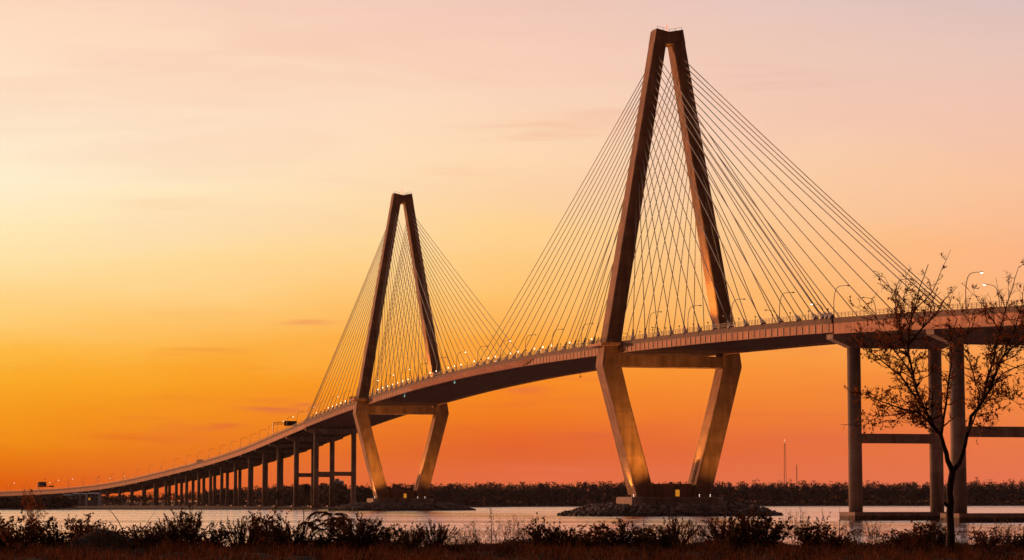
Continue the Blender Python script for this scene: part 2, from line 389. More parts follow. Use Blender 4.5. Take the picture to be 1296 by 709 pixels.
def build_tower(t0, label, outward):
    """outward: -1 if the side span lies towards smaller t, +1 if towards larger t"""
    def P(lat, al, z): return BP(t0 - al, lat, absz=z)      # al > 0: towards the camera
    def dep(z):
        return float(np.interp(z, [6.7, 53, 58.8, 62, 174.6], [10.6, 9.6, 8.9, 8.3, 7.0]))
    def ring(z, la, lb, d=None, ch=0.35):
        d = (d or dep(z)) / 2
        if la > lb: la, lb = lb, la
        return [P(la + ch, -d, z), P(lb - ch, -d, z), P(lb, -d + ch, z), P(lb, d - ch, z), P(lb - ch, d, z), P(la + ch, d, z), P(la, d - ch, z), P(la, -d + ch, z)]
    # head block with a shallow V cut in its top; it is the part the legs hang on
    mb = MB()
    def prof(d):
        return [P(-O_up(169.2), d, 169.2), P(-1.3, d, 169.2), P(1.3, d, 169.2), P(O_up(169.2), d, 169.2), P(5.0, d, 174.6), P(0, d, 173.5), P(-5.0, d, 174.6)]
    d = dep(172) / 2
    mb.loft([prof(d), prof(-d)])
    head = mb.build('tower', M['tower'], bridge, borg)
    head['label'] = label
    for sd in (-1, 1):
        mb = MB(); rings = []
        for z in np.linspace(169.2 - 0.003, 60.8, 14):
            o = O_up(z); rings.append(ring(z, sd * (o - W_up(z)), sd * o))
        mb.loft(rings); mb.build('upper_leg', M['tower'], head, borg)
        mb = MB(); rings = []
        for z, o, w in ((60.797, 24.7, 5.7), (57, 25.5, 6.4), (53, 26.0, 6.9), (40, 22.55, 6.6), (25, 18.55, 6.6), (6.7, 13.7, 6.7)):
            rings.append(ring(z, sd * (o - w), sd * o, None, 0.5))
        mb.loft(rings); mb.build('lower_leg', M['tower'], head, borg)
    mb = MB()
    mb.loft([[P(-19.3, -3.6, z0), P(19.3, -3.6, z0), P(19.3, 3.6, z0), P(-19.3, 3.6, z0)] for z0 in (52.6, 56.6)])
    mb.build('cross_beam', M['tower'], head, borg)
    mb = MB()
    mb.loft([[P(-7.2, -2.6, z0), P(7.2, -2.6, z0), P(7.2, 3.2, z0), P(-7.2, 3.2, z0)] for z0 in (6.703, 11.3)])
    mb.build('base_wall', M['tower'], head, borg)
    mb = MB()
    mb.loft([[P(1.1, 3.2, z0), P(2.6, 3.2, z0), P(2.6, 3.26, z0), P(1.1, 3.26, z0)] for z0 in (6.9, 9.2)])
    mb.build('doorway', M['amber'], head, borg)
    mb = MB()
    rings = []
    for z, gx in ((-1.0, 0), (6.3, 0), (6.7, -0.3)):
        a, b_, c = 17.0 + gx, 12.4 + gx, 3.0
        rings.append([P(-a + c, -b_, z), P(a - c, -b_, z), P(a, -b_ + c, z), P(a, b_ - c, z), P(a - c, b_, z), P(-a + c, b_, z), P(-a, b_ - c, z), P(-a, -b_ + c, z)])
    mb.loft(rings); mb.build('pile_cap', M['pier'], head, borg)
    # ladder up the inner face of the right lower leg
    mb = MB()
    def inner(z): return float(np.interp(z, [6.7, 25, 40, 53], [7.0, 11.95, 15.95, 19.1]))
    for al in (-0.9, 0.9):
        mb.tube([P(inner(z) - 0.25, al + 1.2, z) for z in (11.4, 14, 17, 20)], 0.12, 5)
    for k in range(19):
        z = 11.6 + k * 0.45
        mb.tube([P(inner(z) - 0.25, 0.3, z), P(inner(z) - 0.25, 2.1, z)], 0.07, 4)
    for z in (12.5, 15.5, 18.5):
        bx = inner(z); mb.tube([P(bx - 0.8, 0.3, z), P(bx - 1.0, 1.2, z), P(bx - 0.8, 2.1, z)], 0.08, 4)
    mb.build('ladder', M['black'], head, borg)
    # viewing platform round the leg that stands on the footpath side, with its railing
    mb = MB(); z0 = zt(t0) - 1.7; z1 = zt(t0) - 0.75
    for (a0, a1, l0, l1) in ((4.6, 8.2, -27.6, -20.55), (-8.2, -4.6, -27.6, -20.55), (-4.597, 4.597, -27.6, -25.2)):
        mb.loft([[P(l0, a0, z), P(l1, a0, z), P(l1, a1, z), P(l0, a1, z)] for z in (z0, z1)])
    pf = mb.build('viewing_platform', M['fascia'], head, borg)
    mb = MB()
    pts = [(-20.7, 8.1), (-27.5, 8.1), (-27.5, -8.1), (-20.7, -8.1)]
    for (a, b_) in zip(pts[:-1], pts[1:]):
        for h in (0.5, 0.95, 1.45):
            mb.tube([P(a[0], a[1], z1 + h), P(b_[0], b_[1], z1 + h)], 0.06, 4)
        n = int(math.hypot(a[0] - b_[0], a[1] - b_[1]) / 1.6)
        for k in range(n + 1):
            la = a[0] + (b_[0] - a[0]) * k / n; al = a[1] + (b_[1] - a[1]) * k / n
            mb.tube([P(la, al, z1), P(la, al, z1 + 1.45)], 0.06, 4)
    mb.build('platform_railing', M['rail'], head, borg)
    # beacon and guard rail on the summit
    mb = MB(); mb.tube([P(0, 0, 173.5), P(0, 0, 176.0)], 0.09, 5); mb.ball(P(0, 0, 176.2), 0.3)
    mb.build('beacon', M['navred'], head, borg)
    mb = MB()
    for al in (-3.0, 3.0):
        mb.tube([P(-4.6, al, 175.5), P(0, al, 174.5), P(4.6, al, 175.5)], 0.05, 4)
        for la in (-4.6, -2.3, 0, 2.3, 4.6):
            zz = 173.5 + abs(la) / 5 * 1.1; mb.tube([P(la, al, zz), P(la, al, zz + 1.0)], 0.05, 4)
    mb.build('summit_railing', M['rail'], head, borg)
    # floodlights at the foot and small marker lamps on the cap
    for la, al in ((-15.5, 2.0), (-13.0, 25.0), (0.5, -0.5), (13.0, 25.0)):
        zz = 4.0 if al > 20 else (6.7 if abs(la) > 8 else 11.3)
        mb = MB(); c = P(la, al, zz)
        if al > 20: mb.tube([P(la, al, 1.0), P(la, al, zz)], 0.12, 6)
        mb.loft([[P(la - .4, al - .3, z), P(la + .4, al - .3, z), P(la + .4, al + .3, z), P(la - .4, al + .3, z)] for z in (zz, zz + 0.7)])
        mb.build('floodlight', M['black'], head, borg)
    for la, al in ((-16.2, 9.0), (7.0, 12.0), (11.0, 12.0)):
        mb = MB(); mb.tube([P(la, al, 6.7), P(la, al, 7.3)], 0.08, 5); mb.ball(P(la, al, 7.45), 0.15)
        mb.build('marker_lamp', M['marker'], head, borg)
    # the stays: two planes, a side fan and a main fan in each
    for sd in (-1, 1):
        for fan, anch in ((outward, SIDE_ANCH), (-outward, MAIN_ANCH)):
            for k in range(16):
                t = t0 + fan * anch[k]; z = TOWER_Z[k]
                lat_t = sd * (O_up(z) - W_up(z) * 0.5)
                a = Vector(P(lat_t, -fan * 2.2, z)); b_ = Vector(BP(t, sd * (HW - 0.55), 0.35))
                mid = (a + b_) / 2; sag = (a - b_).length * 0.0035
                pts = []
                for q in range(7):
                    u = q / 6; p = a.lerp(b_, u); p.z -= 4 * u * (1 - u) * sag; pts.append(p)
                mb = MB(); mb.tube(pts, 0.15, 6)
                mb.build('stay_cable', M['cable'], head, borg, smooth=True)
                if sd < 0:
                    mb = MB(); dirv = (pts[-2] - pts[-1]).normalized(); foot = pts[-1] - dirv * 0.6
                    mb.tube([foot - dirv * 0.3, foot + dirv * 1.4, foot + dirv * 1.9, foot + dirv * 4.2], [0.80, 0.72, 0.42, 0.24], 8)
                    tt = t - fan * 0.2
                    bbox(mb, tt - 0.9, tt + 0.9, -(HW - 0.1), -(HW - 1.0), -1.09, 0.9)
                    mb.build('cable_anchor', M['anchor'], deck, borg)
    return head

t1 = build_tower(0.0, 'nearer diamond tower, taller in the view, standing between the two approaches', -1)
t2 = build_tower(471.0, 'farther diamond tower, smaller in the view, beside the long low approach', 1)
for t, lat, hang in ((262, -18, 1.0), (380, -17, 1.0), (170, 16, 2.2), (235, 0, 1.2)):
    mb = MB(); mb.tube([BP(t, lat, -3.5), BP(t, lat, -3.6 - hang)], 0.08, 5); mb.ball(BP(t, lat, -3.9 - hang), 0.35)
    mb.build('navigation_light', M['nav'] if t in (380, 262) else M['anchor'], deck, borg)

# floodlighting: lamps at each tower foot and on the deck beside the legs
def spot(t0, lat, al, z, tlat, tal, tz, power, size=40, col=(1.0, 0.44, 0.08), blend=0.6):
    l = bpy.data.lights.new('floodlight_beam', 'SPOT'); l.energy = power; l.color = col; l.spot_size = math.radians(size); l.spot_blend = blend; l.shadow_soft_size = 0.3
    o = bpy.data.objects.new('floodlight_beam', l); COL.objects.link(o)
    a = Vector(BP(t0 - al, lat, absz=z)); b_ = Vector(BP(t0 - tal, tlat, absz=tz))
    o.location = a; o.rotation_euler = (b_ - a).to_track_quat('-Z', 'Y').to_euler()
for t0, k in ((0.0, 1.0), (471.0, 1.0)):
    spot(t0, -15.5, 2.0, 7.6, -21.5, 0.0, 44, 26000 * k, 60, blend=1.0)
    spot(t0, -13.0, 25.0, 4.9, -17.5, 4.5, 36, 105000 * k, 82, blend=1.0)
    spot(t0, 13.0, 25.0, 4.9, 18.0, 4.5, 37, 40000 * k, 82, blend=1.0)
    spot(t0, 0.5, -0.5, 12.2, 18.0, 0.0, 48, 75000 * k, 70, blend=1.0)
    spot(t0, 3.0, 0.5, zt(t0) + 0.5, 18.0, 0.0, 92, 130000 * k, 70, blend=1.0)
    spot(t0, 0.0, 0.0, zt(t0) + 0.8, 0.0, 0.0, 169, 330000 * k, 9)

# ------------------------------------------------------------------ approach viaducts with their piers
def viaduct(name, label, ta, tb, bents, org_t):
    org = BP(org_t, 0, absz=0)
    root = empty(name, org, label, 'viaduct')
    hw = 19.6
    mb = MB()
    sweep(mb, [(-hw, 0), (-hw, -1.5), (hw, -1.5), (hw, 0), (hw - 0.35, 0), (hw - 0.5, -1.1), (-hw + 0.5, -1.1), (-hw + 0.35, 0)], ta, tb, 10)
    dk = mb.build('deck', M['deck'], root, org)
    mb = MB(); sweep(mb, [(-hw + 0.9, -1.092), (hw - 0.9, -1.092)], ta, tb, 10, False, False)
    mb.build('road_surface', M['asphalt'], dk, org)
    for sd in (-1, 1):
        mb = MB(); l0 = hw - 0.12
        def pl(a, b_, z0, z1): return [(sd * a, z0), (sd * b_, z0), (sd * b_, z1), (sd * a, z1)]
        sweep(mb, pl(l0 - 0.25, l0, -4.3, -1.503), ta + 0.2, tb - 0.2, 10)
        sweep(mb, pl(l0 - 0.6, l0 + 0.35, -4.42, -4.303), ta + 0.2, tb - 0.2, 10)
        mb.build('fascia_girder', M['fascia'], dk, org)
        railing(ta, tb, sd * (hw - 0.17), 2.6 if sd < 0 else 4.0, 0, 1.3).build('railing', M['rail'], dk, org)
    mb = MB()
    for la in (-13, -7.8, -2.6, 2.6, 7.8, 13):
        sweep(mb, [(la - .2, -4.3), (la + .2, -4.3), (la + .2, -1.503), (la - .2, -1.503)], ta + 0.2, tb - 0.2, 10)
    t = ta + 4
    while t < tb - 4:
        bbox(mb, t - .15, t + .15, -17.5, 17.5, -3.6, -1.51); t += 7.5
    mb.build('inner_girders', M['under'], dk, org)
    for (t, cw, rad, ground, tie, big) in bents:
        top = -4.43; mb = MB(); w = cw / 2; cd = 3.6 if t < 0 else (3.0 if t < 800 else 2.3)
        def pr(al): return [BP(t + al, -19.0, top), BP(t + al, -19.0, top - .36 * cd), BP(t + al, -13.4, top - cd), BP(t + al, 13.4, top - cd), BP(t + al, 19.0, top - .36 * cd), BP(t + al, 19.0, top)]
        mb.loft([pr(-w), pr(w)])
        pier = mb.build('pier', M['pier'], root, org)
        base = ground - 2
        ctop = zt(t) + top - cd + 0.05
        for sd in (-1, 1):
            c = BP(t, sd * 12.0, absz=0); mb = MB()
            mb.loft([[(c[0] + r * math.cos(2 * PI * k / 24), c[1] + r * math.sin(2 * PI * k / 24), z) for k in range(24)] for z, r in ((base, rad * 1.04), (ctop, rad))])
            o = mb.build('column', M['pier'], pier, org, smooth=False)
            for p in o.data.polygons: p.use_smooth = len(p.vertices) == 4
            if not big:
                mb = MB(); bbox(mb, t - 3.2, t + 3.2, sd * 12 - 3.2, sd * 12 + 3.2, base, ground + 1.9, rel=False)
                mb.build('footing', M['pier'], pier, org)
        if tie:
            mb = MB(); bbox(mb, t - 1.3, t + 1.3, -12, 12, 21.0, 23.6, rel=False)
            mb.build('tie_beam', M['pier'], pier, org)
        if big:
            mb = MB(); bbox(mb, t - 5.4, t + 5.4, -14.6, 14.6, -1.2, 2.25, rel=False)
            mb.build('pile_cap', M['pier'], pier, org)
    return root

near_b = [(-198.6, 4.6, 1.85, 0, True, True), (-264, 4.6, 1.85, 0, True, True), (-335, 5.0, 1.85, 0, True, True), (-404, 5.0, 1.85, 0, True, True), (-473, 5.0, 1.85, 0, True, True)]
viaduct('approach_viaduct', 'near approach viaduct on tall paired round columns behind the sparse tree', -515, T_NEAR - 0.1, near_b, -360)
fb = [676, 754, 830, 896, 957, 1014, 1066, 1107, 1149, 1191, 1226, 1260] + [1296 + 37 * i for i in range(18)]
far_b = [(t, 4.0 if t < 1000 else 3.2, 1.65 if t < 800 else 1.32, 0.3, t < 800, False) for t in fb]
viaduct('approach_viaduct', 'long far approach viaduct descending on many columns to the low shore', T_FAR + 0.1, 2000, far_b, 1200)

# ------------------------------------------------------------------ lamps on the decks
def make_street_lamp(lit):
    root = empty('street_lamp', (0, 0, 0))
    mb = MB(); H = 10.0
    pts = [(0, 0, 0), (0.0, 0, 5.5)]
    pts += [(0.25, 0, 7.4), (0.62, 0, 8.7), (1.15, 0, 9.45), (1.9, 0, 9.8), (2.8, 0, 9.95), (3.9, 0, 10.0)]
    mb.tube(pts, [0.15, 0.12, 0.11, 0.10, 0.09, 0.08, 0.07, 0.07], 8)
    mb.loft([[(-.3, -.3, z), (.3, -.3, z), (.3, .3, z), (-.3, .3, z)] for z in (-0.1, 0.25)])
    mb.build('pole', M['pole'], root, smooth=True)
    mb = MB()
    mb.loft([[(x, -w, z0), (x, w, z0), (x, w * .7, z1), (x, -w * .7, z1)] for x, w, z0, z1 in ((3.7, .12, 9.95, 10.08), (4.1, .24, 9.92, 10.16), (4.7, .2, 9.92, 10.1))])
    hd = mb.build('lamp_head', M['pole'], root)
    mb = MB(); mb.loft([[(x, -w, z), (x, w, z), (x, w, z - .1), (x, -w, z - .1)] for x, w, z in ((3.95, .16, 9.915), (4.6, .15, 9.915))])
    if lit: mb.ball((4.25, 0, 9.84), 0.18)
    mb.build('lens', M['lit'] if lit else M['unlit'], hd)
    return root

protoL = make_street_lamp(True); protoD = make_street_lamp(False); usedL = {True: False, False: False}
def lamp_label(t, sd, lit, cnt):
    side = 'near' if sd < 0 else 'far'
    arm = 'lit' if lit else 'unlit'
    if t < T_NEAR: zone = 'on the near approach right of the cables'
    elif t < 0: zone = 'right of the nearer tower'
    elif t < 471: zone = 'from nearer tower towards the farther'
    elif t < T_FAR: zone = 'beyond the farther tower'
    else: zone = 'down the far approach beyond the cables'
    key = (side, zone); cnt[key] = cnt.get(key, 0) + 1
    return '%s curved-arm street lamp on %s edge, %s %s' % (arm, side, ORD[cnt[key] - 1], zone)
cnt = {}
ts_all = [-47 + 41.5 * i for i in range(0, 50)]
left_t = [-36 - 41.4 * i for i in range(8)] + [47 + 41.5 * i for i in range(0, 44)]
litrng = random.Random(5)
for sd in (-1, 1):
    for t in left_t:
        tt = t if sd < 0 else t + 18
        if abs(tt) < 9 or abs(tt - 471) < 9: tt += 14
        if tt > 1900 or tt < -340: continue
        lit = (litrng.random() < (0.45 if tt < 700 else 0.16))
        pr = protoL if lit else protoD
        o = pr if not usedL[lit] else copy_tree(pr)
        usedL[lit] = True
        o.location = BP(tt, sd * 18.9, -1.05); a = ang(tt)
        o.rotation_euler = (0, 0, a + (0 if sd < 0 else PI))
        tag(o, lamp_label(tt, sd, lit, cnt), 'street lamp', 'curved street lamps along the bridge and approaches')

def make_path_light(lit):
    root = empty('path_light', (0, 0, 0))
    mb = MB(); mb.tube([(0, 0, 0), (0, 0, 3.4)], [0.09, 0.06], 6); mb.build('post', M['pole'], root)
    mb = MB(); mb.tube([(0, 0, 3.35), (0, 0, 3.47)], [0.1, 0.2], 8)
    mb.ball((0, 0, 3.64), 0.17 if lit else 0.24)
    mb.build('lamp_globe', M['lit'] if lit else M['black'], root)
    return root
pL = make_path_light(True); pD = make_path_light(False); used = {True: False, False: False}
lights = [-(26 + 14.3 * i) for i in range(13)] + [24 + 13 * i for i in range(33)] + [495 + 14 * i for i in range(13)]
cnt = {}
for t in lights:
    lit = (t > 60 and litrng.random() < 0.75)
    pr = pL if lit else pD
    o = pr if not used[lit] else copy_tree(pr); used[lit] = True
    o.location = BP(t, -19.0, -1.08)
    z = 'right of the nearer tower' if t < 0 else ('left of the nearer tower' if t < 235 else ('short of the farther tower' if t < 471 else 'beyond the farther tower'))
    if 235 <= t < 471:
        n = sum(1 for q in lights if t <= q < 471)
    else:
        cnt[z] = cnt.get(z, 0) + 1; n = cnt[z]
    tag(o, '%s ball-top path light by the cable anchors, %s %s' % ('glowing' if lit else 'dark', ORD[n - 1], z), 'path light', 'ball-top path lights along the near rail')

# ------------------------------------------------------------------ sign gantries and a truck-high sign on the far approach
def gantry(t, lat0, lat1, h, pw, ph, label, mat):
    org = BP(t, lat0, -1.05); root = empty('sign_gantry', org, label, 'road sign', 'overhead road signs on the far approach')
    mb = MB(); mb.tube([BP(t, lat0, -1.05), BP(t, lat0, h)], 0.28, 8); 
    mb.build('post', M['pole'], root, org)
    mb = MB()
    for z in (h - 0.2, h - 1.3): mb.tube([BP(t, lat0, z), BP(t, lat1 + (pw / 2 if lat1 > lat0 else -pw / 2), z)], 0.16, 6)
    n = 8
    for k in range(n):
        l0 = lat0 + (lat1 - lat0) * k / n; l1 = lat0 + (lat1 - lat0) * (k + 1) / n
        mb.tube([BP(t, l0, h - 0.2 if k % 2 else h - 1.3), BP(t, l1, h - 1.3 if k % 2 else h - 0.2)], 0.08, 4)
    mb.build('beam', M['pole'], root, org)
    mb = MB(); bbox(mb, t - 0.34, t - 0.2, lat1 - pw / 2, lat1 + pw / 2, h - 0.75 - ph / 2, h - 0.75 + ph / 2)
    mb.build('sign_panel', mat, root, org)
    mb = MB()
    for q in (-0.3, 0, 0.3): 
        l = lat1 + q * pw; bbox(mb, t - 0.199, t - 0.05, l - .1, l + .1, h - 0.75 - ph / 2 + .1, h - 0.75 + ph / 2 - .1)
    mb.build('bracket', M['pole'], root, org)
gantry(812, -19.0, -7.0, 9.4, 8.6, 3.4, 'dark overhead sign on its post just before the cables start', M['signdark'])
def truck(t, lat, label):
    org = BP(t, lat, -1.08); root = empty('truck', org, label, 'truck')
    mb = MB(); bbox(mb, t - 7, t + 5.5, lat - 1.28, lat + 1.28, 0.05, 3.1); mb.build('cargo_box', M['signdark'], root, org)
    mb = MB(); mb.loft([[BP(t + a, lat - 1.2, z), BP(t + a, lat + 1.2, z), BP(t + b_, lat + 1.2, z), BP(t + b_, lat - 1.2, z)] for a, b_, z in ((6.0, 8.6, -0.5), (6.0, 8.6, 0.7), (6.1, 8.1, 1.9))]); mb.build('cab', M['black'], root, org)
    for tt in (-5.6, -4.3, 4.2, 7.6):
        for sd in (-1, 1):
            mb = MB(); c = BP(t + tt, lat + sd * 1.1, -0.58); e = BP(t + tt, lat + sd * 0.8, -0.58); mb.tube([c, e], 0.5, 12); mb.build('wheel', M['black'], root, org)
truck(1136, -14.5, 'dark box truck driving on the far approach midway down the slope')
gantry(1630, -19.0, -14.0, 6.6, 8.6, 5.0, 'teal road sign above the low end of the far approach', M['sign'])
gantry(1626, -18.0, -6.0, 4.6, 4.4, 1.4, 'small dark sign arm beside the teal road sign', M['signdark'])
for t, h, lb in ((1700, 13, 'tall thin light mast at far left end of the approach'), (1552, 11, 'thin light mast to the right of the teal sign'), (1480, 8.5, 'short thin mast where the far approach meets the trees')):
    org = BP(t, 16, -1.05); r = empty('light_mast', org, lb, 'light mast', 'thin light masts by the far approach')
    mb = MB(); mb.tube([BP(t, 16, -1.05), BP(t, 16, h)], [0.32, 0.16], 8); mb.build('pole', M['pole'], r, org)
    mb = MB(); 
    for q in range(6):
        a = q * PI / 3; c = BP(t, 16, h); mb.ball((c[0] + .8 * math.cos(a), c[1] + .8 * math.sin(a), c[2]), 0.28)
        mb.tube([c, (c[0] + .8 * math.cos(a), c[1] + .8 * math.sin(a), c[2])], 0.06, 4)
    mb.build('lamp_ring', M['black'], r, org)

# ------------------------------------------------------------------ ground, river, banks
mb = MB(); mb.add([(-30000, 30, 0), (30000, 30, 0), (30000, 45000, 0), (-30000, 45000, 0)], [(0, 1, 2, 3)])
w = mb.build('river_water', M['water']); tag(w, kind='structure')
mb = MB(); mb.add([(-30000, -3000, -1.5), (30000, -3000, -1.5), (30000, 45000, -1.5), (-30000, 45000, -1.5)], [(0, 1, 2, 3)])
w = mb.build('river_bed_ground', M['soil']); tag(w, kind='structure')

def px2(x, y, d):
    """a point of the photograph at distance d (used to read off the real positions of near things)"""
    al = 354.5 - y; a = math.cos(PITCH) * F - math.sin(PITCH) * al; up = math.sin(PITCH) * F + math.cos(PITCH) * al
    s = d / a
    return ((x - 648.0) * s, d, CAMH + up * s)

MOUND_X = px2(120, 680, 86)[0]
def gz(x, d):
    """height of the near bank"""
    z = 3.45 + 0.10 * math.sin(x * 0.7 + d * 0.35) + 0.07 * math.sin(x * 1.9 - d * 0.6) + 0.05 * math.sin(d * 1.7 + x)
    u = ((x - MOUND_X) / 0.95); v = (d - 86) / 2.2
    z += 0.62 * math.exp(-(u * u + v * v)) + 0.22 * math.exp(-(((x - MOUND_X - 1.2) / 1.3) ** 2 + v * v))
    e = 97 + 2.5 * math.sin(x * 0.21) + 1.2 * math.sin(x * 0.63 + 1)
    if d > e: z -= (d - e) * 0.33
    if d < 40: z += 0.0
    return max(z, -1.4)
xs = np.concatenate([np.arange(-240, -36, 12), np.arange(-36, 36.01, 0.5), np.arange(48, 241, 12)])
ds = np.concatenate([np.arange(-120, 55, 8), np.arange(56, 118.1, 0.6)])
mb = MB(); vs = [(x, d, gz(x, d)) for d in ds for x in xs]; nx = len(xs)
mb.add(vs, [(j * nx + i, j * nx + i + 1, (j + 1) * nx + i + 1, (j + 1) * nx + i) for j in range(len(ds) - 1) for i in range(nx - 1)])
bk = mb.build('bank_ground', M['soil'], smooth=True); tag(bk, kind='structure')

SHORE = [(-4000, 1500), (-900, 1400), (-301, 1392), (-160, 1420), (-118, 1480), (-100, 1560), (-55, 1870), (0, 2090), (85, 2240), (300, 2430), (900, 2640), (2200, 2900), (6000, 3400)]
sx = np.array([p[0] for p in SHORE]); sy = np.array([p[1] for p in SHORE])
def shore(x): return float(np.interp(x, sx, sy)) + 9 * math.sin(x * 0.021) + 5 * math.sin(x * 0.057 + 2)
mb = MB(); X = np.concatenate([np.arange(-4000, -1000, 200), np.arange(-1000, 1200, 10), np.arange(1200, 6001, 200)]); n = len(X)
rows = [[(x, shore(x) + o, z) for x in X] for o, z in ((-4, -0.6), (0, 0.35), (14, 0.9), (60, 1.3))] + [[(x, 9000, 2.0) for x in X]]
vs = [p for r in rows for p in r]
mb.add(vs, [(j * n + i, j * n + i + 1, (j + 1) * n + i + 1, (j + 1) * n + i) for j in range(len(rows) - 1) for i in range(n - 1)])
w = mb.build('shore_ground', M['marsh']); tag(w, kind='structure')

# rock islands round the tower feet
def island(t0, label):
    a0, b0 = 38.0, 30.0; org = BP(t0, 0, absz=0); R = np.random.default_rng(int(t0) + 3)
    mb = MB(); N = 64
    def wob(k, s): return 1 + 0.05 * math.sin(3 * k * 2 * PI / N + s) + 0.03 * math.sin(7 * k * 2 * PI / N + s)
    rings = [[BP(t0 + b0 * f * math.sin(2 * PI * k / N) * wob(k, 1), a0 * f * math.cos(2 * PI * k / N) * wob(k, 1), absz=z) for k in range(N)] for f, z in ((1.04, -0.9), (0.98, 0.2), (0.80, 2.4), (0.66, 3.2), (0.3, 3.3))]
    mb.loft(rings)
    g = mb.build('island_ground', M['rock'], None, org); tag(g, kind='structure')
    mb = MB()
    phi = (1 + 5 ** .5) / 2
    ico = np.array([(-1, phi, 0), (1, phi, 0), (-1, -phi, 0), (1, -phi, 0), (0, -1, phi), (0, 1, phi), (0, -1, -phi), (0, 1, -phi), (phi, 0, -1), (phi, 0, 1), (-phi, 0, -1), (-phi, 0, 1)]) / 1.9
    fac = [(0, 11, 5), (0, 5, 1), (0, 1, 7), (0, 7, 10), (0, 10, 11), (1, 5, 9), (5, 11, 4), (11, 10, 2), (10, 7, 6), (7, 1, 8), (3, 9, 4), (3, 4, 2), (3, 2, 6), (3, 6, 8), (3, 8, 9), (4, 9, 5), (2, 4, 11), (6, 2, 10), (8, 6, 7), (9, 8, 1)]
    for k in range(2000):
        th = R.uniform(0, 2 * PI); f = R.uniform(0.60, 1.03); s = R.uniform(0.6, 1.75)
        z = float(np.interp(f, [0.3, 0.66, 0.80, 0.98, 1.04], [3.3, 3.2, 2.4, 0.2, -0.5])) + R.uniform(-0.15, 0.3)
        wb = 1 + 0.05 * math.sin(3 * th + 1) + 0.03 * math.sin(7 * th + 1)
        c = BP(t0 + b0 * f * math.sin(th) * wb, a0 * f * math.cos(th) * wb, absz=z)
        q, _ = np.linalg.qr(R.normal(size=(3, 3)))
        v = (ico * R.uniform(0.75, 1.2, size=(12, 1))) * (s * R.uniform(0.7, 1.2, 3)); v = v @ q.T * 0.9 + np.array(c)
        mb.add(v, fac)
    o = mb.build('riprap', M['rock'], None, org); tag(o, label, 'rocks', None, 'stuff')
island(0.0, 'grey riprap rocks heaped round the nearer tower foot')
island(471.0, 'grey riprap rocks heaped round the farther tower foot')

# ------------------------------------------------------------------ far wood on the opposite shore (one mass), with a few trees one can tell apart
def leaf_quads(C, size, R, flat=0.0):
    n = len(C); a = R.normal(size=(n, 3)); a /= np.linalg.norm(a, axis=1)[:, None]
    b = R.normal(size=(n, 3)); b -= (a * b).sum(1)[:, None] * a; b /= np.linalg.norm(b, axis=1)[:, None]
    s = (size * R.uniform(0.6, 1.3, n))[:, None] if np.isscalar(size) else (size)[:, None]
    a = a * s; b = b * s * 0.6
    return np.stack([C - a, C - b * .9, C + a, C + b], axis=1)

def far_crown(R, x, y, z0, h, wd, n):
    lob = R.integers(3, 6); out = []
    for _ in range(lob):
        cx = x + R.normal(0, wd * 0.28); cy = y + R.normal(0, wd * 0.28); cz = z0 + h * R.uniform(0.45, 0.85)
        r = wd * R.uniform(0.22, 0.42); rz = h * R.uniform(0.14, 0.28)
        m = n // lob; p = R.normal(size=(m, 3)); p /= np.linalg.norm(p, axis=1)[:, None]; p *= (R.uniform(0.35, 1.0, (m, 1)) ** 0.6)
        q = p * np.array([r, r, rz]) + np.array([cx, cy, cz]); q[:, 2] = np.minimum(q[:, 2], z0 + h); out.append(q)
    m = n // 3   # skirts to the ground
    q = np.stack([R.normal(x, wd * 0.35, m), R.normal(y, wd * 0.3, m), z0 + R.uniform(0, h * 0.6, m)], 1); out.append(q)
    return np.concatenate(out)

R = np.random.default_rng(21); mb = MB(); allc = []
YT = ([-300, 0, 60, 120, 200, 250, 290, 340, 400, 450, 560, 640, 760, 900, 1100, 1296, 1600], [630, 629.5, 628.5, 627, 622, 620, 617, 613.5, 612, 612.5, 611, 610, 609, 609, 608.5, 607.5, 606])
DV = np.hypot(PX, PY); VPX = 648 + PX / PY * F
def hgt(x, d): return max(4.0, 4.6 + (634 - float(np.interp(648 + x / d * F, *YT))) * d / F)
def tree_front(x, base):
    """the wood begins behind the viaduct where that stands on the open marsh"""
    px = 648 + x / base * F
    if 60 < px < 470:
        k = int(np.argmin(np.abs(VPX[280:] - (px if px < 440 else 440)))) + 280
        return max(base, PY[k] + 45 if px > 150 else base + (PY[k] + 45 - base) * max(0, (px - 60) / 90))
    return base
x = -1150.0
while x < 1250:
    b0 = shore(x); base = b0
    for it in range(3): base = tree_front(x * (base / b0) if False else x, base)
    wide = 6.5 if base < 1700 else 8.5
    for row in range(6):
        d = base + 16 + row * 13 + R.uniform(-5, 5)
        h = hgt(x, d) * R.uniform(0.86, 1.0) * (0.45 if row == 0 else (0.75 if row == 1 else 1.0))
        if R.random() < 0.06: h *= 1.1
        allc.append(far_crown(R, x + R.uniform(-3, 3), d, 0.8, h, wide * R.uniform(1.0, 1.6), 170 if row < 4 else 130))
    q = 170; fx = R.uniform(x - 4, x + 4, q); fd = base + 30 + R.uniform(-14, 50, q); fz = 0.6 + R.uniform(0, 1, q) * hgt(x, base) * 0.62
    allc.append(np.stack([fx, fd, fz], 1))
    x += 4.6 if base < 1700 else 5.2
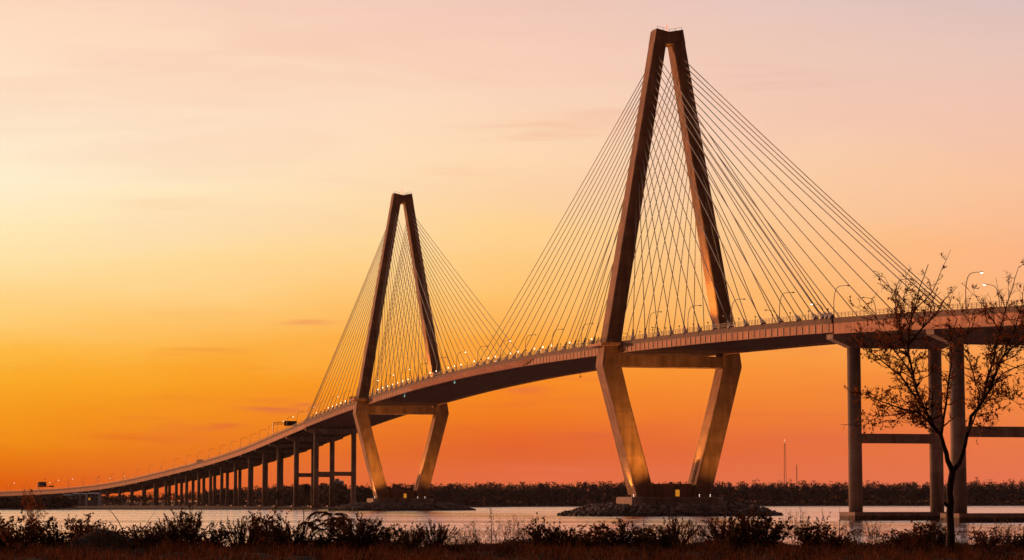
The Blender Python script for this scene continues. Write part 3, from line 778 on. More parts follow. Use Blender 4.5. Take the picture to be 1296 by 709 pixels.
# low trees farther off, behind the far approach
for k in range(900):
    xx = R.uniform(-1300, -110); d = R.uniform(1900, 2900)
    if d < shore(xx) + 200: continue
    h = hgt(xx, d) * R.uniform(0.6, 1.0)
    # keep clear of the viaduct
    i = int(np.argmin((PX - xx) ** 2 + (PY - d) ** 2))
    if math.hypot(PX[i] - xx, PY[i] - d) < 30: continue
    allc.append(far_crown(R, xx, d, 1.2, h, 9 * R.uniform(0.8, 1.4), 80))
C = np.concatenate(allc); mb.quads(leaf_quads(C, 0.85, R))
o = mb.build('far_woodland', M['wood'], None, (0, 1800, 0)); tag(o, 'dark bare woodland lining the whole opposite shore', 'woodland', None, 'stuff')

def far_tree(x, y_top, d, wpx, label):
    p = px2(x, y_top, d); h = p[2] - 0.8; wd = wpx * d / F; R = np.random.default_rng(int(x))
    root = empty('tree', (p[0], d, 0.8), label, 'tree', 'single trees standing out of the far wood')
    mb = MB(); mb.tube([(p[0], d, 0.8), (p[0] + .3, d, 0.8 + h * .4), (p[0], d, 0.8 + h * .8)], [0.45, 0.3, 0.1], 6)
    for k in range(6):
        a = k * 1.05; mb.tube([(p[0], d, 0.8 + h * (.3 + .06 * k)), (p[0] + math.cos(a) * wd * .35, d + math.sin(a) * wd * .35, 0.8 + h * (.62 + .05 * k))], [0.18, 0.05], 5)
    mb.build('trunk', M['bark'], root, (p[0], d, 0.8))
    mb = MB(); out = []
    for k in range(9):
        a = R.uniform(0, 2 * PI); rr = wd * 0.33 * R.uniform(0.2, 1); c = np.array([p[0] + rr * math.cos(a), d + rr * math.sin(a), 0.8 + h * R.uniform(0.55, 0.86)])
        q = R.normal(size=(90, 3)); q /= np.linalg.norm(q, axis=1)[:, None]; q *= R.uniform(.4, 1, (90, 1)); out.append(q * np.array([wd * .2, wd * .2, h * .13]) + c)
    mb.quads(leaf_quads(np.concatenate(out), 0.55, R)); mb.build('crown', M['wood'], root, (p[0], d, 0.8))
far_tree(386, 610, 1560, 22, 'round-crowned bare tree seen between the tie-beam columns by the farther tower')
far_tree(352, 620, 1540, 14, 'small rounded tree left of the tie-beam columns on the far shore')
far_tree(502, 610, 1950, 16, 'bushy tree top rising between the legs of the farther tower')
far_tree(604, 608, 2110, 14, 'taller tree top in the wood right of the farther tower')
far_tree(683, 608, 2215, 12, 'taller tree top in the wood between the two towers')
far_tree(1060 + 172, 605, 2700, 18, 'broad tree top rising from the wood right of the near columns')

# masts and buildings beyond the wood
def lattice(x, ytop, d, label, w):
    p = px2(x, ytop, d); org = (p[0], d, 1.0); root = empty('radio_mast', org, label, 'radio mast', 'radio masts beyond the far wood')
    H = p[2]; mb = MB()
    nseg = 16
    for k in range(3):
        a = k * 2 * PI / 3; mb.tube([(p[0] + w * math.cos(a), d + w * math.sin(a), 1.0), (p[0] + w * .35 * math.cos(a), d + w * .35 * math.sin(a), H)], 0.17, 4)
    for s in range(nseg):
        for k in range(3):
            a = k * 2 * PI / 3; b_ = a + 2 * PI / 3; u0 = s / nseg; u1 = (s + 1) / nseg; r0 = w * (1 - .65 * u0); r1 = w * (1 - .65 * u1)
            mb.tube([(p[0] + r0 * math.cos(a), d + r0 * math.sin(a), 1 + (H - 1) * u0), (p[0] + r1 * math.cos(b_), d + r1 * math.sin(b_), 1 + (H - 1) * u1)], 0.09, 4)
    mb.build('lattice_frame', M['pole'], root, org)
    mb = MB(); mb.tube([(p[0], d, H), (p[0], d, H + 4)], 0.14, 5); mb.build('aerial', M['pole'], root, org)
    return root, org, (p[0], d, H + 4)
r, og, tp = lattice(993, 561, 3100, 'taller lattice radio mast with light on top above the far wood', 2.6)
mb = MB(); mb.ball(tp, 0.55); mb.build('beacon', M['marker'], r, og)
lattice(1008, 588, 3150, 'shorter thin radio mast to the right of the taller one', 1.3)

def block(name, label, x0, x1, ytop, d, dep, mat, roof=None, wins=(2, 2), lit=None, cat='building', group=None):
    a = px2(x0, ytop, d); b_ = px2(x1, ytop, d); z1 = a[2]; org = ((a[0] + b_[0]) / 2, d, 1.0)
    root = empty(name, org, label, cat, group)
    mb = MB(); mb.loft([[(a[0], d, z), (b_[0], d, z), (b_[0], d + dep, z), (a[0], d + dep, z)] for z in (1.0, z1)])
    wl = mb.build('wall', mat, root, org)
    mb = MB(); e = 0.4
    mb.loft([[(a[0] - e, d - e, z1 + .003), (b_[0] + e, d - e, z1 + .003), (b_[0] + e, d + dep + e, z1 + .003), (a[0] - e, d + dep + e, z1 + .003)], [(a[0], d + dep * .4, z1 + 0.9), (b_[0], d + dep * .4, z1 + 0.9), (b_[0], d + dep * .6, z1 + 0.9), (a[0], d + dep * .6, z1 + 0.9)]])
    mb.build('roof', roof or M['bldgroof'], root, org)
    W = b_[0] - a[0]; Hh = z1 - 1
    for i in range(wins[0]):
        for j in range(wins[1]):
            cx = a[0] + W * (i + .5) / wins[0]; cz = z1 - Hh * 0.55 * (j + .5) / wins[1]; ww = W / wins[0] * .28; wh = Hh * .5 / wins[1] * .3
            mb = MB(); mb.loft([[(cx - ww, d - .08, z), (cx + ww, d - .08, z), (cx + ww, d - .003, z), (cx - ww, d - .003, z)] for z in (cz - wh, cz + wh)])
            mb.build('window', M['amber'] if lit == (i, j) else M['glass'], root, org)
    return root
G = 'pale sheds under the far approach'
block('warehouse', 'small pale shed under the far approach, leftmost of the row', 80, 87, 627, 1820, 14, M['bldg'], None, (2, 1), None, 'shed', G)
block('warehouse', 'pale grey shed with two bays under the far approach', 91, 100, 625.5, 1840, 14, M['bldg'], None, (3, 1), None, 'shed', G)
block('warehouse', 'narrow bluish shed between two wider pale sheds', 102, 108, 625.5, 1850, 14, M['bldg'], None, (2, 1), None, 'shed', G)
block('warehouse', 'bluish shed with an amber lit window under the far approach', 111, 124, 625, 1830, 16, M['bldg'], None, (3, 2), (0, 1), 'shed', G)
wb = block('white_building', 'white building with a stepped top peeking over trees between the columns', 422, 434, 609.5, 2250, 12, M['white'], None, (3, 3))
a = px2(424, 606, 2252); b_ = px2(429, 606, 2252)
mb = MB(); mb.loft([[(a[0], 2252, z), (b_[0], 2252, z), (b_[0], 2258, z), (a[0], 2258, z)] for z in (px2(424, 610, 2252)[2], a[2])]); mb.build('roof_tower', M['white'], wb, ((px2(422, 609.5, 2250)[0] + px2(434, 609.5, 2250)[0]) / 2, 2250, 1.0))

# channel markers off the right bank
def marker(x, ytop, ybase, label, head):
    d = CAMH * F / (ybase - HY); p = px2(x, ytop, d); org = (p[0], d, 0)
    root = empty('channel_marker', org, label, 'channel marker', 'channel markers on the river')
    mb = MB(); 
    for q in range(3): mb.tube([(p[0] + .8 * math.cos(q * 2.1), d + .8 * math.sin(q * 2.1), -1), (p[0], d, p[2] * .75)], 0.28, 6)
    mb.tube([(p[0], d, p[2] * .7), (p[0], d, p[2])], 0.2, 6)
    mb.build('pile', M['white'], root, org)
    mb = MB(); mb.loft([[(p[0] - head, d - .15, z), (p[0] + head, d - .15, z), (p[0] + head, d + .15, z), (p[0] - head, d + .15, z)] for z in (p[2] * .62, p[2] * .62 + head * 2)])
    mb.build('daymark', M['white'], root, org)
marker(976.5, 619, 638.2, 'pale channel marker pole to the right of the nearer tower rocks', 1.0)
marker(1235, 630, 638.6, 'small white channel marker right of the near columns', 1.3)
marker(1099, 624, 638.4, 'thin pale channel marker behind the leftmost near column', 0.8)

# ------------------------------------------------------------------ near tree on the right bank
def build_tree():
    D = 80.0; R = random.Random(4)
    base = px2(1203, 696, D); base = (base[0], base[1], gz(base[0], D) - 0.05)
    root = empty('tree', base, 'bare sparse tree with rust leaves and a forked trunk on the right bank', 'tree')
    mb = MB(); leaves = []; twigs = MB()
    cv = lambda pts: [((1020 + a / 2.4534), (420 + b / 2.4534), dd) for a, b, dd in pts]
    limbs = [
        (cv([(448, 690, 0), (450, 620, 0), (447, 560, .02), (446, 500, .03), (452, 455, 0), (456, 430, 0)]), 0.140, 0.112),
        (cv([(456, 432, 0), (486, 380, .2), (499, 320, .3), (513, 262, .5), (545, 222, .6), (572, 180, .5), (590, 130, .4), (606, 85, .2), (640, 50, .0), (690, 20, -.2)]), 0.092, 0.022),
        (cv([(455, 436, 0), (440, 400, -.1), (428, 355, -.2), (418, 318, -.3), (396, 295, -.4), (372, 250, -.5), (350, 200, -.6), (336, 150, -.5), (326, 100, -.4), (318, 40, -.3), (322, -20, -.1), (338, -70, .1), (350, -130, .2), (380, -210, .4)]), 0.098, 0.012),
        (cv([(420, 322, -.3), (427, 270, 0), (440, 180, .3), (452, 100, .4), (450, 30, .6), (470, -40, .6)]), 0.055, 0.014),
        (cv([(396, 296, -.4), (345, 248, -.8), (292, 237, -1.2), (232, 216, -1.5), (190, 196, -1.7)]), 0.050, 0.010),
        (cv([(345, 248, -.8), (290, 255, -1.0), (230, 262, -1.1), (180, 292, -1.2)]), 0.028, 0.007),
        (cv([(372, 250, -.5), (320, 175, -.9), (262, 112, -1.2), (205, 66, -1.4), (180, 40, -1.5)]), 0.046, 0.010),
        (cv([(336, 150, -.5), (300, 90, -.2), (268, 50, .1), (235, 0, .3), (215, -50, .4)]), 0.035, 0.008),
        (cv([(318, 40, -.3), (360, -10, -.1), (400, -55, .2), (430, -100, .4), (470, -140, .6)]), 0.040, 0.008),
        (cv([(338, -70, .1), (390, -120, .3), (420, -190, .4), (450, -255, .5)]), 0.024, 0.005),
        (cv([(322, -20, 0), (290, -80, -.2), (270, -120, -.3), (245, -170, -.4)]), 0.026, 0.006),
        (cv([(326, 90, -.4), (300, 30, -.6), (290, -30, -.7), (300, -80, -.7), (310, -150, -.7)]), 0.030, 0.006),
        (cv([(545, 222, .6), (560, 160, .9), (576, 108, 1.1), (588, 60, 1.2), (600, 0, 1.3), (620, -70, 1.3), (640, -130, 1.4), (660, -200, 1.5)]), 0.060, 0.009),
        (cv([(499, 320, .3), (530, 250, .1), (540, 190, -.1), (520, 130, -.3), (505, 70, -.4), (500, 10, -.4), (520, -60, -.4)]), 0.034, 0.008),
        (cv([(572, 180, .5), (610, 130, .3), (660, 108, .1), (710, 90, -.1)]), 0.035, 0.010),
        (cv([(590, 130, .4), (620, 60, .7), (650, -10, .9), (670, -80, 1.0), (680, -160, 1.1)]), 0.038, 0.008),
        (cv([(545, 222, .6), (590, 205, .3), (620, 200, .1), (640, 212, .0)]), 0.022, 0.006),
        (cv([(513, 262, .5), (548, 262, .3), (556, 275, .2)]), 0.016, 0.006),
        (cv([(418, 318, -.3), (380, 300, 0), (350, 270, .2), (335, 285, .3)]), 0.020, 0.006),
        (cv([(600, 0, 1.3), (570, -50, 1.4), (540, -90, 1.4), (520, -130, 1.4)]), 0.026, 0.006),
        (cv([(620, -70, 1.3), (600, -120, 1.5), (590, -170, 1.5)]), 0.020, 0.005),
        (cv([(640, 50, 0), (660, -10, .3), (700, -60, .4)]), 0.024, 0.006),
    ]
    def grow(p, dirv, length, rad, depth, leafy):
        pts = [p]; d = dirv.copy(); n = 4; q = p.copy()
        for k in range(n):
            d = (d + Vector((R.gauss(0, .22), R.gauss(0, .22), R.gauss(0.06, .18)))).normalized()
            q = q + d * (length / n); pts.append(q.copy())
        twigs.tube(pts, [rad * (1 - .75 * k / n) + 0.0042 for k in range(n + 1)], 4 if depth else 3, False)
        if depth > 0:
            for k in range(R.randint(2, 4)):
                i = R.randint(1, n); dd = (d + Vector((R.gauss(0, .7), R.gauss(0, .7), R.gauss(.05, .5)))).normalized()
                grow(pts[i], dd, length * R.uniform(.45, .75), rad * .55, depth - 1, leafy)
        if R.random() < leafy:
            for k in range(R.randint(2, 6)):
                i = R.randint(1, n); leaves.append(pts[i] + Vector((R.gauss(0, .022), R.gauss(0, .022), R.gauss(-.012, .022))))
    for li, (pp, r0, r1) in enumerate(limbs):
        pts = [Vector(px2(x, y, D + dd)) for x, y, dd in pp]
        if li == 0: pts[0] = Vector(base)
        fine = []
        for k in range(len(pts) - 1):
            for u in (0, .5):
                q = pts[k].lerp(pts[k + 1], u)
                if u: q += Vector((R.gauss(0, .02), R.gauss(0, .03), R.gauss(0, .02)))
                fine.append(q)
        fine.append(pts[-1]); n = len(fine)
        rad = [r0 + (r1 - r0) * (k / (n - 1)) ** 0.8 for k in range(n)]
        if li == 0: rad[0] = 0.24; rad[1] = 0.165
        mb.tube(fine, rad, 9 if r0 > .04 else 6)
        if li == 0: continue
        L = 0
        for k in range(2 if r0 > .1 else 1, n):
            seg = (fine[k] - fine[k - 1]); L = seg.length; u = k / n
            zz = fine[k].z
            leafy = 0.66 if zz < 11.6 else (0.35 if zz < 12.1 else 0.09)
            if li in (1, 2) and u < .32: continue
            for q in range(R.randint(1, 4) if zz < 11.9 else (R.randint(1, 2) if zz < 12.5 else R.randint(0, 1))):
                d = (seg.normalized() * R.uniform(.2, 1) + Vector((R.gauss(0, .7), R.gauss(0, .6), R.gauss(.15, .55)))).normalized()
                grow(fine[k].copy(), d, (R.uniform(.35, .85) if zz < 11.6 else R.uniform(.2, .55)), max(.006, rad[k] * .4), 2 if R.random() < .6 else 1, leafy)
    # the broken stub on the trunk
    s = Vector(px2(1199, 640, D)); e = Vector(px2(1194.5, 636, D - .1)); mb.tube([s, e], [0.07, 0.05], 6)
    t_ = mb.build('trunk', M['bark'], root, base, smooth=True)
    twigs.build('twigs', M['bark'], root, base)
    C = np.array([list(p) for p in leaves]); RR = np.random.default_rng(3)
    C = np.concatenate([C, C[RR.random(len(C)) < .5] + RR.normal(0, .06, (0, 3))]) if False else C
    lm = MB(); lm.quads(leaf_quads(C, 0.044, RR)); lm.build('crown', M['leaf_tree'], root, base)
build_tree()

# ------------------------------------------------------------------ near shrubs, stalks and grass
def oriented_leaves(P, Dv, ln, wd, R):
    """narrow leaves at points P along directions Dv"""
    n = len(P); Dv = Dv / (np.linalg.norm(Dv, axis=1)[:, None] + 1e-9)
    b = R.normal(size=(n, 3)); b -= (Dv * b).sum(1)[:, None] * Dv; b /= (np.linalg.norm(b, axis=1)[:, None] + 1e-9)
    l = (ln * R.uniform(.6, 1.3, n))[:, None]; w = (wd * R.uniform(.7, 1.3, n))[:, None]
    return np.stack([P, P + Dv * l * .45 + b * w, P + Dv * l, P + Dv * l * .45 - b * w], axis=1)

def stem_path(R, p, d, L, n, curl, droop):
    pts = [p.copy()]; d = d / np.linalg.norm(d)
    for k in range(n):
        d = d + R.normal(0, curl, 3) + np.array([0, 0, -droop]); d = d / np.linalg.norm(d); p = p + d * (L / n); pts.append(p.copy())
    return np.array(pts)

def proto(kind, seed, hgt_, wid):
    """stems and foliage of a shrub of height about hgt_ and width wid, foot at the origin"""
    R = np.random.default_rng(seed); st = MB(); lf = MB()
    if kind == 'broadleaf':
        P = []
        for s in range(30):
            a = R.uniform(0, 2 * PI); out = R.uniform(0.05, 0.75); d = np.array([math.cos(a) * out, math.sin(a) * out, 1.0])
            L = hgt_ * R.uniform(.55, 1.0); pts = stem_path(R, np.array([math.cos(a) * wid * .18 * R.random(), math.sin(a) * wid * .18 * R.random(), 0.]), d, L, 6, .13, .03)
            st.tube(pts, [.016 * (1 - .8 * k / 6) for k in range(7)], 4, False)
            for b in range(9):
                i = R.integers(1, 7); d2 = pts[i] - pts[i - 1]; d2 = d2 / np.linalg.norm(d2) + R.normal(0, .65, 3); tw = stem_path(R, pts[i], d2, R.uniform(.15, .42), 3, .25, .02)
                st.tube(tw, [.006, .005, .003, .002], 3, False)
                for q in range(9): 
                    j = R.integers(0, 4); P.append(tw[j] + R.normal(0, .025, 3))
        P = np.array(P)
        lf.quads(leaf_quads(P, 0.056, R))
        m = 1900; q = R.normal(size=(m, 3)) * np.array([wid * .24, wid * .2, hgt_ * .17]); q[:, 2] = np.abs(q[:, 2]) + .02; lf.quads(leaf_quads(q, .05, R))
    elif kind == 'plume':
        P = []; Dv = []
        for s in range(46):
            a = R.uniform(0, 2 * PI); out = R.uniform(0.02, 1.0) ** .8 * wid / hgt_ * .72; d = np.array([math.cos(a) * out, math.sin(a) * out, 1.0])
            L = hgt_ * R.uniform(.6, 1.05); pts = stem_path(R, np.array([math.cos(a) * wid * .12 * R.random(), math.sin(a) * wid * .12 * R.random(), 0.]), d, L, 7, .06, -.02 + .06 * out)
            st.tube(pts, [.011 * (1 - .8 * k / 7) for k in range(8)], 3, False)
            for q in range(64):
                u = R.uniform(.25, 1.0) ** .8 * 7; i = min(6, int(u)); p = pts[i] + (pts[i + 1] - pts[i]) * (u - i)
                P.append(p); Dv.append((pts[i + 1] - pts[i]) / L * 5 + R.normal(0, .42, 3))
        lf.quads(oriented_leaves(np.array(P), np.array(Dv), .12, .016, R))
        m = 1700; q = R.normal(size=(m, 3)) * np.array([wid * .20, wid * .2, hgt_ * .16]); q[:, 2] = np.abs(q[:, 2]) + .02; lf.quads(leaf_quads(q, .05, R))
    elif kind == 'wispy':
        P = []
        for s in range(26):
            a = R.uniform(0, 2 * PI); out = R.uniform(0.02, .5); d = np.array([math.cos(a) * out, math.sin(a) * out, 1.0])
            L = hgt_ * R.uniform(.6, 1.05); pts = stem_path(R, np.array([math.cos(a) * wid * .2 * R.random(), math.sin(a) * wid * .2 * R.random(), 0.]), d, L, 7, .08, .0)
            st.tube(pts, [.007 * (1 - .8 * k / 7) + .0012 for k in range(8)], 3, False)
            for b in range(12):
                i = R.integers(3, 8); d2 = (pts[i] - pts[i - 1]); d2 = d2 / np.linalg.norm(d2) + R.normal(0, .4, 3); tw = stem_path(R, pts[i], d2, R.uniform(.1, .34), 3, .18, -.02)
                st.tube(tw, [.0035, .003, .0024, .0018], 3, False)
                for q in range(5): P.append(tw[R.integers(1, 4)] + R.normal(0, .012, 3))
        lf.quads(leaf_quads(np.array(P), .020, R))
    elif kind == 'sumac':
        P = []; Dv = []
        for s in range(6):
            a = R.uniform(0, 2 * PI); d = np.array([math.cos(a) * .28, math.sin(a) * .28, 1.0]); L = hgt_ * R.uniform(.72, .95)
            pts = stem_path(R, np.array([.1 * math.cos(a), .1 * math.sin(a), 0.]), d, L, 5, .07, 0)
            st.tube(pts, [.022 * (1 - .6 * k / 5) for k in range(6)], 5, False)
            for f in range(8):
                b = R.uniform(0, 2 * PI); d2 = np.array([math.cos(b), math.sin(b), .55]); fr = stem_path(R, pts[5 - (f > 5)], d2, R.uniform(.5, .85), 7, .03, .2)
                st.tube(fr, [.008 - .0008 * k for k in range(8)], 3, False)
                for i in range(1, 8):
                    t = fr[i] - fr[i - 1]; sdv = np.cross(t, [0, 0, 1.]); sdv /= np.linalg.norm(sdv) + 1e-9
                    for sg in (-1, 1):
                        for h in (0, .5):
                            P.append(fr[i] - t * h); Dv.append(sdv * sg * .8 + t / np.linalg.norm(t) * .5 + np.array([0, 0, -.45]))
        lf.quads(oriented_leaves(np.array(P), np.array(Dv), .17, .028, R))
    elif kind == 'sapling':
        P = []
        for s_ in range(14):
            a = R.uniform(0, 2 * PI); out = R.uniform(.05, .6); d = np.array([math.cos(a) * out, math.sin(a) * out, 1.])
            tr = stem_path(R, np.array([.05 * math.cos(a), .05 * math.sin(a), 0.]), d, hgt_ * R.uniform(.7, 1.0), 8, .07, .01); st.tube(tr, [.012 * (1 - .8 * k / 8) for k in range(9)], 4, False)
            for b in range(10):
                i = R.integers(4, 9); d2 = (tr[i] - tr[i - 1]); d2 = d2 / np.linalg.norm(d2) + R.normal(0, .6, 3); br = stem_path(R, tr[i], d2, R.uniform(.12, .36), 4, .15, .02)
                st.tube(br, [.004 - .0007 * k for k in range(5)], 3, False)
                for q in range(9): P.append(br[R.integers(1, 5)] + R.normal(0, .025, 3))
        lf.quads(leaf_quads(np.array(P), .026, R))
    return st, lf

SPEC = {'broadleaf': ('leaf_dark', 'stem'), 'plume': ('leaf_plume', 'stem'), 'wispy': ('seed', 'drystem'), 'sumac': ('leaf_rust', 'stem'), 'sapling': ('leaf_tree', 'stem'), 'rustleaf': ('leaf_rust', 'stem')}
PROT = {}
def get_proto(kind, var, wr):
    key = (kind, var)
    if key not in PROT:
        base = 'broadleaf' if kind == 'rustleaf' else kind
        st, lf = proto(base, 100 + var * 7 + len(kind), 1.5, 1.5 * wr)
        root = empty('shrub', (0, 0, 0))
        st.build('stems', M[SPEC[kind][1]], root); lf.build('foliage', M[SPEC[kind][0]], root)
        PROT[key] = [root, False]
    r = PROT[key]
    if not r[1]:
        r[1] = True; return r[0]
    return copy_tree(r[0])

SHR = [  # photo column, top row, spread in pixels, kind, variant, distance, label
    (3, 651, 56, 'broadleaf', 0, 86, 'dense dark shrub cut by the left edge of the picture'),
    (30, 655, 50, 'rustleaf', 0, 84, 'brown-leaved shrub in front of the tall feathery one at far left'),
    (44, 626, 46, 'sapling', 0, 90, 'tall rust-red feathery shrub rising above the far shoreline at left'),
    (68, 659, 48, 'broadleaf', 1, 85, 'dark leafy shrub just left of the bare earth mound'),
    (104, 651, 36, 'rustleaf', 1, 91, 'open airy shrub with leafy branch tips behind the earth mound'),
    (186, 668, 50, 'plume', 0, 84, 'low bristly shrub just right of the curved dry stalk'),
    (212, 657, 52, 'plume', 1, 86, 'leaning bristly shrub left of the spiky-topped one'),
    (238, 645, 52, 'plume', 2, 87, 'spiky-topped shrub with upswept plumes, tallest between mound and drooping shrub'),
    (270, 661, 40, 'broadleaf', 2, 85, 'rounded dark shrub right of the spiky-topped one'),
    (306, 656, 44, 'plume', 0, 86, 'fan-shaped shrub of upright stems below the short far columns'),
    (334, 650, 44, 'rustleaf', 2, 88, 'brown leafy shrub below the third pier left of the tie beams'),
    (356, 652, 40, 'broadleaf', 0, 86, 'dark leafy shrub left of the straight post-like stalk'),
    (378, 663, 40, 'plume', 1, 84, 'short bristly shrub at the foot of the straight stalk'),
    (411, 647, 46, 'sumac', 0, 86, 'shrub with drooping palm-like fronds left of the farther tower rocks'),
    (420, 672, 40, 'broadleaf', 1, 84, 'low dark shrub beneath the drooping fronds'),
    (456, 654, 84, 'plume', 2, 84, 'wide fan-shaped bristly shrub in front of the farther tower rocks'),
    (494, 668, 46, 'plume', 0, 85, 'small bristly shrub right of the wide fan-shaped one'),
    (522, 664, 46, 'plume', 1, 86, 'spindly upright shrub below the right leg of the farther tower'),
    (552, 662, 44, 'plume', 2, 85, 'bristly shrub right of the farther tower rocks'),
    (578, 670, 44, 'wispy', 0, 87, 'thin wispy bush left of the knotty dark stalk'),
    (602, 664, 50, 'wispy', 1, 88, 'pale wispy twiggy bush over open water, left of the tall stalk'),
    (640, 660, 50, 'wispy', 2, 86, 'pale wispy bush just right of the knotty dark stalk'),
    (662, 664, 40, 'wispy', 0, 85, 'feathery dry bush left of the dense round dark one'),
    (688, 655, 48, 'broadleaf', 2, 84, 'dense round dark shrub left of the nearer tower rocks'),
    (716, 668, 46, 'plume', 1, 86, 'bristly low shrub under the left tip of the nearer rocks'),
    (750, 664, 56, 'rustleaf', 0, 87, 'spreading brown shrub left of the nearer tower foot'),
    (784, 660, 44, 'broadleaf', 1, 85, 'compact dark shrub below the left foot of the nearer tower'),
    (812, 666, 40, 'rustleaf', 2, 86, 'thin brown shrub below the middle of the nearer tower foot'),
    (836, 668, 36, 'broadleaf', 0, 85, 'small dark shrub beneath the amber door of the nearer tower'),
    (858, 655, 50, 'plume', 0, 87, 'many-stemmed upright shrub in front of the nearer tower rocks'),
    (884, 662, 40, 'wispy', 1, 86, 'dry twiggy bush below the right foot of the nearer tower'),
    (916, 655, 54, 'plume', 1, 86, 'bristly shrub left of the big dark mass by the rocks'),
    (950, 648, 80, 'plume', 2, 83, 'big dark spiky shrub under the right tip of the nearer rocks'),
    (962, 656, 60, 'broadleaf', 1, 83.6, 'dense dark leafy shrub inside the big spiky mass'),
    (1006, 650, 34, 'wispy', 2, 88, 'tall wispy grass-like bush right of the big spiky mass'),
    (1030, 654, 46, 'broadleaf', 2, 85, 'dark leafy shrub left of the first near column'),
    (1056, 668, 34, 'rustleaf', 1, 84, 'small brown shrub under the first near column'),
    (1084, 656, 46, 'wispy', 0, 87, 'bare feathery bush against the water below the pile cap'),
    (1108, 660, 40, 'wispy', 1, 86, 'bare twiggy bush right of the feathery one below the pile cap'),
    (1140, 669, 44, 'rustleaf', 0, 85, 'low brown shrub midway between the first column and the tree'),
    (1168, 660, 46, 'rustleaf', 2, 84, 'leafy brown shrub just left of the tree trunk'),
    (1188, 664, 30, 'broadleaf', 0, 83, 'small dark shrub touching the left of the tree trunk'),
    (1226, 664, 44, 'wispy', 2, 86, 'tall dry seed-headed bush right of the tree trunk'),
    (1248, 668, 36, 'rustleaf', 1, 84, 'low brown shrub right of the dry seed-headed bush'),
    (1272, 660, 50, 'wispy', 0, 86, 'wispy seed-headed bush near the right edge of the picture'),
    (1292, 668, 44, 'broadleaf', 2, 84, 'dark low shrub cut by the right edge of the picture'),
]
for i, (x, yt, wpx, kind, var, d, lb) in enumerate(SHR):
    o = get_proto(kind, var, 1.0)
    p = px2(x, yt, d); g = gz(p[0], d) - 0.04
    sc = (p[2] - g) / 1.5; sw = (wpx * d / F) / 1.5
    sw = max(sw, sc * 0.6)
    o.location = (p[0], d, g); o.scale = (sw, sw, sc * 1.04); o.rotation_euler = (0, 0, (i * 2.4) % 6.28)
    tag(o, lb, 'shrub', 'shrubs along the near bank')

STALKS = [  # points in the photograph, width, distance, label
    ([(160, 694), (157, 676), (150, 660), (143, 650), (137, 644)], .022, 82, 'curved dark dry stalk leaning left over the water at left'),
    ([(172, 690), (180, 672), (188, 659), (196, 648)], .012, 83, 'thin dry stalk leaning right beside the curved dark one'),
    ([(384, 690), (384, 668), (384.5, 655), (384, 643)], .028, 84, 'straight post-like stalk left of the drooping fronds'),
    ([(622, 694), (622, 670), (621.5, 655), (621, 643)], .016, 84, 'tall knotty dark stalk standing alone over open water'),
    ([(645, 690), (646, 672), (645, 660)], .012, 85, 'short thin stalk right of the knotty one'),
    ([(657, 690), (656, 670), (653, 655)], .012, 85, 'thin stalk left of the dense round dark shrub'),
    ([(814, 690), (814.5, 668), (815, 652)], .014, 84, 'upright thin stalk below the nearer tower rocks'),
    ([(880, 690), (881, 660), (881, 622)], .010, 86, 'very tall hair-thin stalk below the right foot of the nearer tower'),
    ([(929, 690), (929, 660), (928, 618)], .010, 86, 'tallest hair-thin stalk in front of the nearer rocks'),
    ([(954, 690), (953, 660), (957, 622)], .010, 86, 'hair-thin stalk rising from the big spiky shrub'),
    ([(1052, 694), (1047, 670), (1042, 654), (1040, 644)], .018, 84, 'dark bent stalk left of the first near column'),
    ([(1054, 694), (1055, 672), (1056, 660)], .012, 85, 'short dark stalk under the first near column'),
    ([(1062, 692), (1062.5, 670), (1063, 644)], .016, 84, 'upright dark stalk beside the first pile cap corner'),
    ([(1108, 690), (1106, 672), (1110, 656)], .012, 85, 'thin stalk below the middle of the first pile cap'),
]
RS = np.random.default_rng(8)
for pp, wdt, d, lb in STALKS:
    pts = [np.array(px2(x, y, d)) for x, y in pp]; pts[0][2] = gz(pts[0][0], d) - .03
    org = tuple(pts[0]); root = empty('dry_stalk', org, lb, 'stalk', 'single dry stalks on the near bank')
    mb = MB(); n = len(pts); mb.tube(pts, [wdt * (1 - .6 * k / (n - 1)) for k in range(n)], 5); mb.build('stem', M['stem'], root, org)
    mb = MB(); P = []; k_ = 60 if 'knotty' in lb else 14
    for q in range(k_):
        u = RS.uniform(.15, 1.0) * (n - 1); i = min(n - 2, int(u)); P.append(pts[i] + (pts[i + 1] - pts[i]) * (u - i) + RS.normal(0, .05 if 'knotty' in lb else .015, 3))
    mb.quads(leaf_quads(np.array(P), .03 if 'knotty' in lb else .018, RS)); mb.build('leaves', M['leaf_dark'], root, org)

# undergrowth hugging the bank edge, and the dry grass in front of it
R = np.random.default_rng(77)
N = 64000; xx = R.uniform(-27, 27, N); dd = R.normal(87.5, 3.0, N)
hh = 0.30 + 0.22 * np.sin(xx * .9 + 1) + 0.14 * np.sin(xx * 2.7) + .1 * np.sin(xx * 5.1 + 2); hh = np.clip(hh, .10, .8) * np.exp(-((dd - 87) / 5) ** 2)
zz = np.array([gz(a, b) for a, b in zip(xx, dd)]) + R.uniform(0, 1, N) ** 1.3 * hh
mm = np.exp(-(((xx - MOUND_X) / 1.3) ** 2)); keep = R.random(N) > mm * .45
mb = MB(); mb.quads(leaf_quads(np.stack([xx, dd, zz], 1)[keep], .055, R))
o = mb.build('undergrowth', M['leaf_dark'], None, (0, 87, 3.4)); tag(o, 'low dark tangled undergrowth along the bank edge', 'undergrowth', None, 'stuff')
N = 90000; xx = R.uniform(-26, 26, N); dd = 54 + 31 * R.random(N) ** .8
clump = np.sin(xx * 1.7 + dd * .5) + np.sin(xx * 3.9 - dd * 1.1) + np.sin(xx * .6 + 1.3 * dd); 
gk = (clump + R.normal(0, .9, N)) > -.75
hh = (0.16 + 0.09 * np.clip(clump * 1.3, -1.2, 2.6)) * R.uniform(.6, 1.5, N); hh = np.clip(hh, .05, .6)
